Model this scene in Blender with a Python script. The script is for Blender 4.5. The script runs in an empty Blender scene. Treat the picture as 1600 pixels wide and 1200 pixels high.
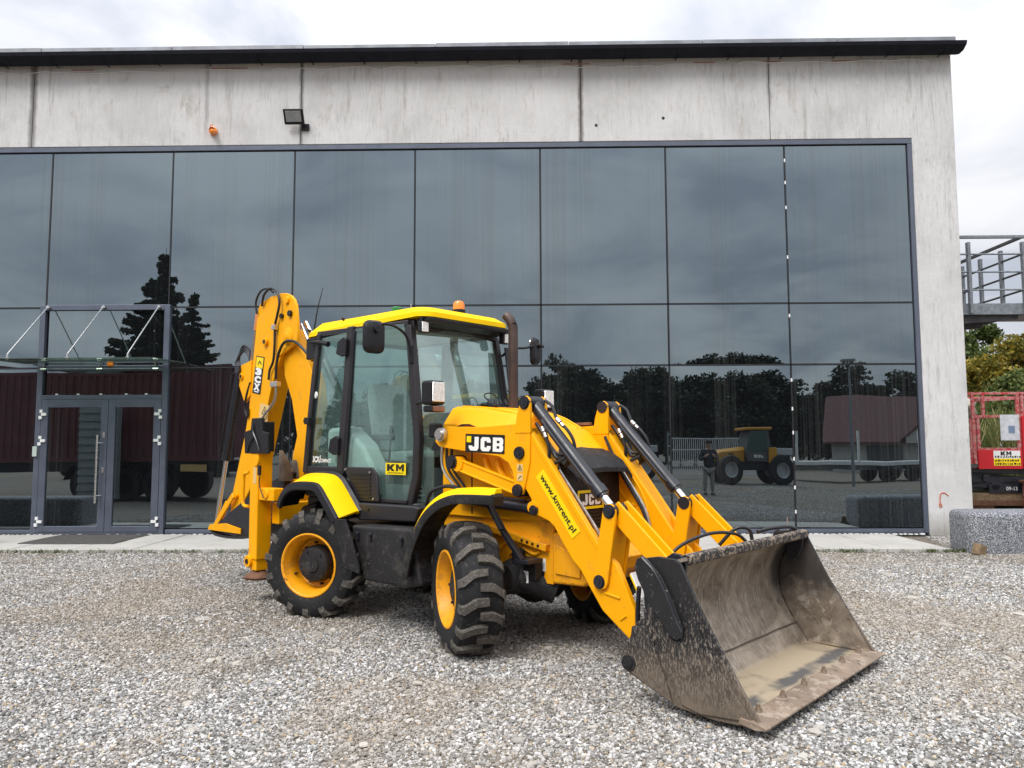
import bpy, bmesh, math, random
import numpy as np
from mathutils import Vector, Matrix, Euler

random.seed(7)
RNG = np.random.default_rng(7)
SC = bpy.context.scene
COL = SC.collection
R = math.radians

# ------------------------------------------------------------------ camera
CAM_H = 1.6
cam_d = bpy.data.cameras.new("camera")
cam_d.sensor_fit = 'HORIZONTAL'
cam_d.sensor_width = 36.0
cam_d.lens = 27.0
cam_d.clip_start = 0.05
cam_d.clip_end = 2000
cam = bpy.data.objects.new("camera", cam_d)
cam.location = (0, 0, CAM_H)
cam.rotation_euler = (Matrix.Rotation(R(1.05), 3, 'Z') @ Matrix.Rotation(R(94.53), 3, 'X')
                      @ Matrix.Rotation(R(-0.19), 3, 'Z')).to_euler()
COL.objects.link(cam)
SC.camera = cam

# ------------------------------------------------------------------ world: bright overcast
SUN_EL, SUN_AZ = 50.0, 212.0            # behind the camera, to its left
W = bpy.data.worlds.new("World")
SC.world = W
W.use_nodes = True
nt = W.node_tree
nt.nodes.clear()
def wn(t, **k):
    n = nt.nodes.new(t)
    for a, b in k.items():
        setattr(n, a, b)
    return n
w_out = wn('ShaderNodeOutputWorld')
w_mix = wn('ShaderNodeMixShader'); w_mix.inputs[0].default_value = 0.93
w_bg1 = wn('ShaderNodeBackground'); w_bg1.inputs[1].default_value = 0.10
w_bg2 = wn('ShaderNodeBackground'); w_bg2.inputs[1].default_value = 0.90
w_sky = wn('ShaderNodeTexSky', sky_type='NISHITA', sun_disc=False, sun_elevation=R(SUN_EL), sun_rotation=R(SUN_AZ))
w_tc = wn('ShaderNodeTexCoord')
w_sep = wn('ShaderNodeSeparateXYZ')
w_zc = wn('ShaderNodeMath', operation='MAXIMUM'); w_zc.inputs[1].default_value = 0.0
w_zp = wn('ShaderNodeMath', operation='POWER'); w_zp.inputs[1].default_value = 2.4
w_za = wn('ShaderNodeMath', operation='ADD'); w_za.inputs[1].default_value = 0.22
w_dx = wn('ShaderNodeMath', operation='DIVIDE'); w_dy = wn('ShaderNodeMath', operation='DIVIDE')
w_com = wn('ShaderNodeCombineXYZ')
w_n1 = wn('ShaderNodeTexNoise'); w_n1.inputs['Scale'].default_value = 1.7; w_n1.inputs['Detail'].default_value = 7
w_n1.inputs['Roughness'].default_value = 0.52; w_n1.inputs['Distortion'].default_value = 0.55
w_r = wn('ShaderNodeValToRGB')
w_r.color_ramp.elements[0].position = 0.37; w_r.color_ramp.elements[0].color = (0.56, 0.59, 0.665, 1)
w_r.color_ramp.elements[1].position = 0.63; w_r.color_ramp.elements[1].color = (0.95, 0.95, 0.97, 1)
w_e = w_r.color_ramp.elements.new(0.5); w_e.color = (0.80, 0.81, 0.85, 1)
w_g = wn('ShaderNodeMapRange'); w_g.inputs[1].default_value = 0.0; w_g.inputs[2].default_value = 1.0
w_g.inputs[3].default_value = 0.64; w_g.inputs[4].default_value = 2.55      # overcast sky: brighter towards the zenith
w_mul = wn('ShaderNodeMix', data_type='RGBA', blend_type='MULTIPLY'); w_mul.inputs[0].default_value = 1.0
L = nt.links.new
L(w_tc.outputs['Generated'], w_sep.inputs[0])
L(w_sep.outputs['Z'], w_zc.inputs[0]); L(w_zc.outputs[0], w_zp.inputs[0]); L(w_zc.outputs[0], w_za.inputs[0])
L(w_sep.outputs['X'], w_dx.inputs[0]); L(w_za.outputs[0], w_dx.inputs[1])
L(w_sep.outputs['Y'], w_dy.inputs[0]); L(w_za.outputs[0], w_dy.inputs[1])
L(w_dx.outputs[0], w_com.inputs[0]); L(w_dy.outputs[0], w_com.inputs[1])
L(w_com.outputs[0], w_n1.inputs['Vector'])
L(w_n1.outputs['Fac'], w_r.inputs[0])
L(w_zp.outputs[0], w_g.inputs[0])
L(w_r.outputs[0], w_mul.inputs[6]); L(w_g.outputs[0], w_mul.inputs[7])
L(w_mul.outputs[2], w_bg2.inputs[0])
L(w_sky.outputs[0], w_bg1.inputs[0])
L(w_bg1.outputs[0], w_mix.inputs[1]); L(w_bg2.outputs[0], w_mix.inputs[2])
L(w_mix.outputs[0], w_out.inputs[0])

# ------------------------------------------------------------------ sun through cloud
sun_d = bpy.data.lights.new("sun", 'SUN')
sun_d.energy = 1.5
sun_d.angle = R(24)
sun_d.color = (1.0, 0.975, 0.945)
sun = bpy.data.objects.new("sun", sun_d)
sun.rotation_euler = (R(90 - SUN_EL), 0, R(-(SUN_AZ - 180)))
sun.location = (-10, -15, 20)
COL.objects.link(sun)

# ------------------------------------------------------------------ colour management
SC.view_settings.view_transform = 'Standard'
SC.view_settings.look = 'None'
SC.view_settings.exposure = 0.72
SC.view_settings.gamma = 1.0
SC.view_settings.use_curve_mapping = False
SC.render.engine = 'CYCLES'
SC.cycles.use_denoising = True
SC.cycles.max_bounces = 8
SC.cycles.diffuse_bounces = 3
SC.cycles.glossy_bounces = 4
SC.cycles.transparent_max_bounces = 24
SC.cycles.caustics_reflective = False
SC.cycles.caustics_refractive = False

# ================================================================== helpers
class MB:
    """collects verts and faces of one mesh"""
    def __init__(s):
        s.v = []; s.f = []
    def add(s, vs, fs):
        o = len(s.v)
        s.v += [tuple(v) for v in vs]
        s.f += [tuple(i + o for i in f) for f in fs]
        return s
    def box(s, c, d, rot=None):
        c = Vector(c); hx, hy, hz = d[0] / 2, d[1] / 2, d[2] / 2
        vs = [Vector((x, y, z)) for z in (-hz, hz) for y in (-hy, hy) for x in (-hx, hx)]
        if rot is not None:
            vs = [rot @ v for v in vs]
        return s.add([v + c for v in vs], [(0, 2, 3, 1), (4, 5, 7, 6), (0, 1, 5, 4), (2, 6, 7, 3), (0, 4, 6, 2), (1, 3, 7, 5)])
    def span(s, lo, hi):
        return s.box([(a + b) / 2 for a, b in zip(lo, hi)], [abs(b - a) for a, b in zip(lo, hi)])
    def bar(s, p0, p1, w, d, up=(0, 1, 0)):
        p0 = Vector(p0); p1 = Vector(p1); t = p1 - p0; L_ = t.length; t.normalize()
        u = Vector(up); u = (u - t * u.dot(t))
        if u.length < 1e-4:
            u = Vector((1, 0, 0)); u = (u - t * u.dot(t))
        u.normalize(); n = t.cross(u)
        m = Matrix((t, u, n)).transposed()
        return s.box((p0 + p1) / 2, (L_, w, d), m)
    def cyl(s, p0, p1, r0, r1=None, n=16):
        r1 = r0 if r1 is None else r1
        p0 = Vector(p0); p1 = Vector(p1); t = (p1 - p0).normalized()
        u = t.orthogonal().normalized(); w = t.cross(u)
        vs = []
        for p, r in ((p0, r0), (p1, r1)):
            for i in range(n):
                a = 2 * math.pi * i / n
                vs.append(p + u * (r * math.cos(a)) + w * (r * math.sin(a)))
        fs = [(i, (i + 1) % n, n + (i + 1) % n, n + i) for i in range(n)]
        fs += [tuple(range(n - 1, -1, -1)), tuple(range(n, 2 * n))]
        return s.add(vs, fs)
    def tube(s, pts, r, n=8, sub=0):
        pts = [Vector(p) for p in pts]
        if sub:
            pts = catmull(pts, sub)
        N = len(pts); u = None; vs = []
        for i, p in enumerate(pts):
            t = (pts[min(i + 1, N - 1)] - pts[max(i - 1, 0)]).normalized()
            if u is None:
                u = t.orthogonal().normalized()
            else:
                u = (u - t * u.dot(t)).normalized()
            w = t.cross(u)
            rr = r[i] if isinstance(r, (list, tuple)) and len(r) == N else (r if not isinstance(r, (list, tuple)) else r[0] + (r[1] - r[0]) * i / (N - 1))
            for k in range(n):
                a = 2 * math.pi * k / n
                vs.append(p + u * (rr * math.cos(a)) + w * (rr * math.sin(a)))
        fs = []
        for i in range(N - 1):
            for k in range(n):
                a = i * n + k; b = i * n + (k + 1) % n
                fs.append((a, b, b + n, a + n))
        fs += [tuple(range(n - 1, -1, -1)), tuple(range((N - 1) * n, N * n))]
        return s.add(vs, fs)
    def prism(s, poly, y0, y1):
        """polygon in x,z extruded from y0 to y1"""
        A = sum(poly[i][0] * poly[(i + 1) % len(poly)][1] - poly[(i + 1) % len(poly)][0] * poly[i][1] for i in range(len(poly)))
        if A < 0:
            poly = poly[::-1]
        if y0 > y1:
            y0, y1 = y1, y0
        n = len(poly)
        vs = [(x, y0, z) for x, z in poly] + [(x, y1, z) for x, z in poly]
        fs = [tuple(range(n)), tuple(range(2 * n - 1, n - 1, -1))]
        fs += [((i + 1) % n, i, n + i, n + (i + 1) % n) for i in range(n)]
        return s.add(vs, fs)
    def strip(s, path, th, y0, y1):
        """open polyline in x,z given thickness th (to its left) and width y0..y1"""
        P = [Vector((x, z)) for x, z in path]; N = len(P); off = []
        for i in range(N):
            t = (P[min(i + 1, N - 1)] - P[max(i - 1, 0)]).normalized()
            off.append(P[i] + Vector((-t.y, t.x)) * th)
        vs = []
        for i in range(N):
            vs += [(P[i].x, y0, P[i].y), (P[i].x, y1, P[i].y), (off[i].x, y1, off[i].y), (off[i].x, y0, off[i].y)]
        fs = []
        for i in range(N - 1):
            a = 4 * i; b = a + 4
            for k in range(4):
                k2 = (k + 1) % 4
                fs.append((a + k, b + k, b + k2, a + k2))
        fs += [(0, 1, 2, 3), (4 * N - 1, 4 * N - 2, 4 * N - 3, 4 * N - 4)]
        return s.add(vs, fs)
    def lathe(s, prof, n=32, axis='y', c=(0, 0, 0), closed=False):
        """prof: (axial, radius) list; axis y"""
        c = Vector(c); vs = []
        for i in range(n):
            a = 2 * math.pi * i / n
            for ax, r in prof:
                if axis == 'y':
                    vs.append(c + Vector((r * math.cos(a), ax, r * math.sin(a))))
                elif axis == 'z':
                    vs.append(c + Vector((r * math.cos(a), r * math.sin(a), ax)))
                else:
                    vs.append(c + Vector((ax, r * math.cos(a), r * math.sin(a))))
        m = len(prof); fs = []
        rng = range(m) if closed else range(m - 1)
        for i in range(n):
            j = (i + 1) % n
            for k in rng:
                k2 = (k + 1) % m
                fs.append((i * m + k, i * m + k2, j * m + k2, j * m + k))
        return s.add(vs, fs)
    def loft(s, rings, cap=True, loop=False):
        """rings: list of equally long point lists"""
        m = len(rings[0]); vs = [p for r in rings for p in r]; fs = []
        for i in range(len(rings) - 1):
            for k in range(m if loop else m - 1):
                k2 = (k + 1) % m
                fs.append((i * m + k, i * m + k2, (i + 1) * m + k2, (i + 1) * m + k))
        if cap:
            fs.append(tuple(range(m - 1, -1, -1))); fs.append(tuple(range((len(rings) - 1) * m, len(rings) * m)))
        return s.add(vs, fs)
    def xf(s, mtx):
        s.v = [tuple(mtx @ Vector(v)) for v in s.v]
        return s
    def mirror(s):
        o = MB(); o.v = [(x, -y, z) for x, y, z in s.v]; o.f = [f[::-1] for f in s.f]
        return o
    def mesh(s, name, smooth=38, fix=True):
        me = bpy.data.meshes.new(name)
        me.from_pydata(s.v, [], s.f)
        me.update()
        if fix:
            bm = bmesh.new(); bm.from_mesh(me)
            bmesh.ops.recalc_face_normals(bm, faces=bm.faces)
            bm.to_mesh(me); bm.free()
        if smooth:
            me.polygons.foreach_set('use_smooth', [True] * len(me.polygons))
            me.set_sharp_from_angle(angle=R(smooth))
        return me
    def build(s, name, mat, parent=None, bevel=0, seg=2, smooth=38, fix=True, **props):
        me = s.mesh(name, smooth, fix)
        return put(name, me, mat, parent, bevel, seg, **props)

def put(name, me, mat, parent=None, bevel=0, seg=2, **props):
    if mat is not None and not me.materials:
        me.materials.append(mat)
    o = bpy.data.objects.new(name, me)
    COL.objects.link(o)
    if parent is not None:
        o.parent = parent
    if bevel:
        b = o.modifiers.new('bevel', 'BEVEL')
        b.width = bevel; b.segments = seg; b.limit_method = 'ANGLE'; b.angle_limit = R(40); b.harden_normals = True
    for k, v in props.items():
        o[k] = v
    return o

def catmull(P, sub):
    out = []
    Q = [P[0] * 2 - P[1]] + list(P) + [P[-1] * 2 - P[-2]]
    for i in range(1, len(Q) - 2):
        a, b, c, d = Q[i - 1], Q[i], Q[i + 1], Q[i + 2]
        for k in range(sub):
            t = k / sub
            out.append(0.5 * ((2 * b) + (c - a) * t + (2 * a - 5 * b + 4 * c - d) * t * t + (3 * b - a - 3 * c + d) * t ** 3))
    out.append(P[-1])
    return out

def thing(name, label, cat, loc=(0, 0, 0), rz=0, group=None):
    o = bpy.data.objects.new(name, None)
    o.empty_display_size = 0.3
    COL.objects.link(o)
    o.location = loc; o.rotation_euler = (0, 0, rz)
    o['label'] = label; o['category'] = cat
    if group:
        o['group'] = group
    return o

def tag(o, label, cat, group=None):
    o['label'] = label; o['category'] = cat
    if group:
        o['group'] = group
    return o

def dup(root, loc, rz, label, group=None, scale=None):
    r = root.copy(); COL.objects.link(r)
    r.location = loc; r.rotation_euler = (0, 0, rz)
    if scale:
        r.scale = scale
    r['label'] = label
    if group:
        r['group'] = group
    for ch in root.children:
        c = ch.copy(); COL.objects.link(c); c.parent = r
        for g in ch.children:
            d = g.copy(); COL.objects.link(d); d.parent = c
    return r

# ------------------------------------------------------------------ materials
class NB:
    def __init__(s, name):
        s.m = bpy.data.materials.new(name); s.m.use_nodes = True
        s.t = s.m.node_tree; s.t.nodes.clear()
        s.out = s.n('ShaderNodeOutputMaterial')
    def n(s, t, ins=None, **k):
        x = s.t.nodes.new(t)
        for a, b in k.items():
            setattr(x, a, b)
        if ins:
            for a, b in ins.items():
                if hasattr(b, 'is_output') or isinstance(b, bpy.types.NodeSocket):
                    s.t.links.new(b, x.inputs[a])
                else:
                    x.inputs[a].default_value = b
        return x
    def link(s, a, b):
        s.t.links.new(a, b)
    def coord(s, kind='Object', scale=(1, 1, 1)):
        if kind == 'World':
            src = s.n('ShaderNodeNewGeometry').outputs['Position']
        else:
            src = s.n('ShaderNodeTexCoord').outputs[kind]
        return s.n('ShaderNodeMapping', {'Vector': src, 'Scale': scale}).outputs[0]
    def noise(s, vec, scale, detail=4, rough=0.55, dist=0.0):
        return s.n('ShaderNodeTexNoise', {'Vector': vec, 'Scale': scale, 'Detail': detail, 'Roughness': rough, 'Distortion': dist}).outputs['Fac']
    def ramp(s, fac, stops):
        r = s.n('ShaderNodeValToRGB', {'Fac': fac})
        e = r.color_ramp.elements
        while len(e) < len(stops):
            e.new(0.5)
        for x, (p, c) in zip(e, stops):
            x.position = p
            x.color = (c, c, c, 1) if not isinstance(c, (tuple, list)) else (*c[:3], 1)
        return r.outputs[0]
    def mix(s, fac, a, b, blend='MIX'):
        x = s.n('ShaderNodeMix', data_type='RGBA', blend_type=blend)
        for i, v in ((0, fac), (6, a), (7, b)):
            if isinstance(v, bpy.types.NodeSocket):
                s.link(v, x.inputs[i])
            elif i == 0:
                x.inputs[0].default_value = v
            else:
                x.inputs[i].default_value = (*v[:3], 1)
        return x.outputs[2]
    def math(s, op, a, b=0.0, clamp=False):
        x = s.n('ShaderNodeMath', operation=op, use_clamp=clamp)
        for i, v in ((0, a), (1, b)):
            if isinstance(v, bpy.types.NodeSocket):
                s.link(v, x.inputs[i])
            else:
                x.inputs[i].default_value = v
        return x.outputs[0]
    def maprange(s, v, a, b, c, d):
        return s.n('ShaderNodeMapRange', {0: v, 1: a, 2: b, 3: c, 4: d}).outputs[0]
    def bump(s, h, strength, dist=0.01):
        return s.n('ShaderNodeBump', {'Height': h, 'Strength': strength, 'Distance': dist}).outputs[0]
    def pbr(s, col, rough=0.5, metal=0.0, normal=None, spec=0.5, coat=0.0, **k):
        ins = {'Roughness': rough, 'Metallic': metal, 'Specular IOR Level': spec, 'Coat Weight': coat}
        ins['Base Color'] = col if isinstance(col, bpy.types.NodeSocket) else (*col[:3], 1)
        if normal is not None:
            ins['Normal'] = normal
        ins.update(k)
        p = s.n('ShaderNodeBsdfPrincipled', ins)
        s.link(p.outputs[0], s.out.inputs[0])
        return p

def mat(name, col, rough=0.5, metal=0.0, var=0.12, vs=4.0, speck=None, bump=0.0, bs=60.0, coat=0.0, spec=0.5, kind='Object'):
    """painted / moulded surface: gentle tone variation, uneven gloss, optional chips or dust specks"""
    b = NB(name)
    v = b.coord(kind)
    n1 = b.noise(v, vs, 5)
    c = b.mix(b.maprange(n1, 0.3, 0.7, 0, 1), tuple(x * (1 - var) for x in col), tuple(min(1, x * (1 + var)) for x in col))
    if speck:
        for sc_, th, cc, amt in speck:
            f = b.math('MULTIPLY', b.maprange(b.noise(v, sc_, 3, 0.7), th, th + 0.04, 0, 1), amt)
            c = b.mix(f, c, cc)
    rr = b.maprange(b.noise(v, vs * 3.1, 3), 0.3, 0.7, max(0.02, rough - 0.09), min(1, rough + 0.09))
    nrm = b.bump(b.noise(v, bs, 4), bump, 0.004) if bump else None
    b.pbr(c, rr, metal, nrm, spec, coat)
    return b.m

M = {}
CHIP = (24, 0.70, (0.03, 0.028, 0.025), 0.85)
M['paint'] = mat('yellow_paint', (0.92, 0.405, 0.002), 0.42, 0, 0.05, 2.5, [(34, 0.725, (0.05, 0.03, 0.015), 0.85), (5, 0.60, (0.62, 0.28, 0.03), 0.30), (90, 0.66, (0.55, 0.33, 0.10), 0.35)], 0.05, 12, spec=0.2)
M['paint_worn'] = mat('worn_yellow_paint', (0.85, 0.36, 0.003), 0.5, 0, 0.10, 2.5, [(16, 0.68, (0.035, 0.026, 0.02), 0.95), (6, 0.56, (0.50, 0.22, 0.03), 0.5)], 0.08, 14)
M['lemon'] = mat('lemon_yellow_plastic', (0.92, 0.575, 0.001), 0.55, 0, 0.03, 2, [(40, 0.75, (0.3, 0.2, 0.05), 0.6)], 0.02, 20, spec=0.12)
M['black'] = mat('black_plastic', (0.012, 0.012, 0.015), 0.45, 0, 0.25, 4, [(55, 0.70, (0.08, 0.075, 0.068), 0.5)], 0.1, 120, spec=0.32)
M['black_dusty'] = mat('dusty_black_plastic', (0.017, 0.0165, 0.018), 0.6, 0, 0.35, 3, [(75, 0.63, (0.22, 0.20, 0.17), 0.6), (6, 0.56, (0.06, 0.053, 0.046), 0.5)], 0.2, 90, spec=0.3)
M['cabframe'] = mat('dark_grey_cab_paint', (0.023, 0.021, 0.024), 0.42, 0, 0.12, 3, None, 0.03, 60, spec=0.38)
M['greyblack'] = mat('charcoal_steel_paint', (0.016, 0.0175, 0.024), 0.33, 0, 0.2, 4, [(45, 0.70, (0.16, 0.15, 0.14), 0.6)], 0.05, 50)
M['rubber'] = mat('tyre_rubber', (0.014, 0.014, 0.0155), 0.72, 0, 0.3, 5, [(30, 0.60, (0.075, 0.068, 0.058), 0.6), (120, 0.67, (0.22, 0.21, 0.19), 0.7)], 0.25, 40, spec=0.3)
M['lug'] = mat('dusty_tread_rubber', (0.075, 0.067, 0.057), 0.85, 0, 0.35, 7, [(60, 0.55, (0.20, 0.18, 0.15), 0.6), (14, 0.60, (0.024, 0.023, 0.023), 0.8)], 0.3, 60)
M['hose'] = mat('hydraulic_hose_rubber', (0.012, 0.012, 0.014), 0.4, 0, 0.2, 8)
M['chrome'] = mat('chromed_steel_rod', (0.78, 0.78, 0.79), 0.12, 1.0, 0.03, 6)
M['steel'] = mat('zinc_plated_steel', (0.55, 0.54, 0.52), 0.35, 0.9, 0.15, 20, None, 0.1, 80)
M['stainless'] = mat('brushed_stainless_steel', (0.72, 0.71, 0.68), 0.25, 0.9, 0.05, 10)
M['rust'] = mat('rusty_steel', (0.16, 0.075, 0.04), 0.8, 0.1, 0.35, 9, [(30, 0.6, (0.05, 0.035, 0.03), 0.8)], 0.4, 40)
M['exhaust'] = mat('heat_browned_exhaust_steel', (0.085, 0.058, 0.05), 0.5, 0.5, 0.3, 5, [(30, 0.66, (0.16, 0.09, 0.06), 0.6)], 0.1, 40)
M['mirror'] = mat('mirror_glass', (0.8, 0.82, 0.85), 0.03, 1.0, 0.0, 1)
M['white'] = mat('white_plastic', (0.80, 0.80, 0.79), 0.4, 0, 0.04, 6)
M['print_black'] = mat('black_print', (0.008, 0.008, 0.009), 0.4, 0, 0.1, 9)
M['print_white'] = mat('white_print', (0.82, 0.82, 0.81), 0.45, 0, 0.03, 9)
M['print_yellow'] = mat('yellow_print', (0.90, 0.66, 0.0), 0.4, 0, 0.02, 9)
M['print_pale'] = mat('pale_sticker', (0.72, 0.50, 0.20), 0.5, 0, 0.08, 40)
M['orange'] = mat('orange_plastic_lens', (0.90, 0.25, 0.01), 0.22, 0, 0.1, 20, coat=0.5)
M['green'] = mat('green_plastic_lens', (0.01, 0.17, 0.035), 0.25, 0, 0.1, 20, coat=0.5)
M['lens'] = mat('clear_lamp_lens', (0.82, 0.82, 0.80), 0.12, 0.35, 0.2, 60, [(90, 0.62, (0.25, 0.24, 0.22), 0.8)], 0.5, 130, coat=0.5)
M['amber'] = mat('amber_indicator_lens', (0.22, 0.085, 0.035), 0.2, 0, 0.2, 40, coat=0.5)
M['seat'] = mat('grey_seat_fabric', (0.36, 0.40, 0.39), 0.9, 0, 0.15, 20, None, 0.3, 200)
M['trim'] = mat('grey_cab_trim', (0.46, 0.52, 0.49), 0.6, 0, 0.1, 8)
M['trim_dark'] = mat('dark_cab_trim', (0.075, 0.085, 0.085), 0.6, 0, 0.1, 8)
M['alu'] = mat('blue_grey_aluminium_frame', (0.112, 0.128, 0.168), 0.38, 0.25, 0.10, 3, None, 0.02, 30)
M['joint'] = mat('black_joint_seal', (0.012, 0.013, 0.017), 0.5, 0, 0.1, 5)
M['fascia'] = mat('dark_roof_sheet', (0.012, 0.013, 0.020), 0.75, 0, 0.2, 2, spec=0.2)
M['roofedge'] = mat('grey_roof_edge_sheet', (0.26, 0.27, 0.29), 0.5, 0.3, 0.3, 3, None, 0.1, 10)
M['galv'] = mat('galvanised_steel', (0.20, 0.22, 0.24), 0.5, 0.35, 0.30, 12, [(40, 0.58, (0.33, 0.35, 0.37), 0.6)], 0.05, 60)
M['galv_dark'] = mat('dark_galvanised_steel', (0.085, 0.085, 0.09), 0.6, 0.2, 0.3, 6)  # darker grey tone for deck, brackets, side and back rails
M['mat'] = mat('grey_rubber_mat', (0.10, 0.095, 0.088), 0.9, 0, 0.2, 12, None, 0.5, 90)
M['wood'] = mat('weathered_wood', (0.22, 0.15, 0.085), 0.85, 0, 0.35, 14, None, 0.5, 40)
M['bark'] = mat('tree_bark', (0.075, 0.058, 0.045), 0.95, 0, 0.4, 6, None, 0.6, 14)

def mk_cabglass(name='tinted_cab_glass', d0=0.03, d1=0.085, f0=0.065):
    b = NB(name)
    v = b.coord()
    tr = b.n('ShaderNodeBsdfTransparent', {'Color': (0.88, 0.965, 0.945, 1)})
    gl = b.n('ShaderNodeBsdfGlossy', {'Color': (0.80, 0.97, 0.95, 1), 'Roughness': 0.015})
    di = b.n('ShaderNodeBsdfDiffuse', {'Color': (0.40, 0.58, 0.55, 1)})
    fc = b.n('ShaderNodeLayerWeight', {'Blend': 0.5}).outputs['Facing']      # same from both faces of the pane
    f = b.math('ADD', b.math('MULTIPLY', b.math('POWER', fc, 4.0), 0.85), f0, True)
    dust = b.maprange(b.noise(v, 2.2, 6, 0.6, 0.6), 0.35, 0.72, d0, d1)  # diffuse film: light dust on side panes, painted sky haze on the windscreen
    m1 = b.n('ShaderNodeMixShader', {0: dust, 1: tr.outputs[0], 2: di.outputs[0]})
    m2 = b.n('ShaderNodeMixShader', {0: f, 1: m1.outputs[0], 2: gl.outputs[0]})
    b.link(m2.outputs[0], b.out.inputs[0])
    return b.m
M['cabglass'] = mk_cabglass()
M['screenglass'] = mk_cabglass('windscreen_painted_haze', 0.16, 0.44, 0.27)  # sky reflection partly painted in by the strong pale film

def mk_canopyglass():
    b = NB('green_canopy_glass')
    tr = b.n('ShaderNodeBsdfTransparent', {'Color': (0.60, 0.74, 0.66, 1)})
    gl = b.n('ShaderNodeBsdfGlossy', {'Color': (0.9, 0.95, 0.92, 1), 'Roughness': 0.02})
    di = b.n('ShaderNodeBsdfDiffuse', {'Color': (0.24, 0.29, 0.25, 1)})
    m1 = b.n('ShaderNodeMixShader', {0: 0.22, 1: tr.outputs[0], 2: di.outputs[0]})
    fc = b.n('ShaderNodeLayerWeight', {'Blend': 0.5}).outputs['Facing']
    fr = b.math('ADD', b.math('MULTIPLY', b.math('POWER', fc, 4.0), 0.85), 0.045, True)
    m2 = b.n('ShaderNodeMixShader', {0: fr, 1: m1.outputs[0], 2: gl.outputs[0]})
    b.link(m2.outputs[0], b.out.inputs[0])
    return b.m
M['canopy'] = mk_canopyglass()

def mk_facadeglass():
    """solar-control glass: a dark, mirror-coated pane with a film of run-off dirt"""
    b = NB('mirror_coated_facade_glass')
    geo = b.n('ShaderNodeNewGeometry')
    pos = geo.outputs['Position']
    rnd = b.n('ShaderNodeObjectInfo').outputs['Random']
    wav = b.noise(b.n('ShaderNodeMapping', {'Vector': pos, 'Scale': (0.55, 0.55, 0.8)}).outputs[0], 1.0, 2, 0.4)
    nrm = b.bump(wav, 0.2, 0.009)
    st = b.noise(b.n('ShaderNodeMapping', {'Vector': pos, 'Scale': (26, 1, 0.16)}).outputs[0], 1.0, 5, 0.7)
    cl = b.noise(b.n('ShaderNodeMapping', {'Vector': pos, 'Scale': (1.15, 1, 0.03)}).outputs[0], 1.0, 2, 0.5)
    streak = b.math('MULTIPLY', b.maprange(st, 0.44, 0.62, 0, 1), b.maprange(cl, 0.48, 0.56, 0.03, 1.0))
    film = b.noise(b.n('ShaderNodeMapping', {'Vector': pos, 'Scale': (0.5, 1, 0.5)}).outputs[0], 1.0, 5, 0.6)
    gcol = b.mix(b.math('MULTIPLY', streak, 0.5), (0.77, 0.92, 1.0), (0.50, 0.60, 0.62))
    gl = b.n('ShaderNodeBsdfGlossy', {'Color': gcol, 'Roughness': 0.006, 'Normal': nrm})
    body = b.n('ShaderNodeBsdfDiffuse', {'Color': (0.0035, 0.0042, 0.0055, 1)})
    dirt = b.n('ShaderNodeBsdfDiffuse', {'Color': (0.30, 0.31, 0.30, 1)})
    fd = b.math('ADD', b.math('MULTIPLY', streak, 0.085), b.maprange(film, 0.3, 0.7, 0.004, 0.016))
    m1 = b.n('ShaderNodeMixShader', {0: fd, 1: body.outputs[0], 2: dirt.outputs[0]})
    fres = b.n('ShaderNodeFresnel', {'IOR': 1.45}).outputs[0]
    fac = b.math('ADD', 0.25, b.math('MULTIPLY', fres, 0.9), True)
    m2 = b.n('ShaderNodeMixShader', {0: fac, 1: m1.outputs[0], 2: gl.outputs[0]})
    b.link(m2.outputs[0], b.out.inputs[0])
    return b.m
M['pane'] = mk_facadeglass()

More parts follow.
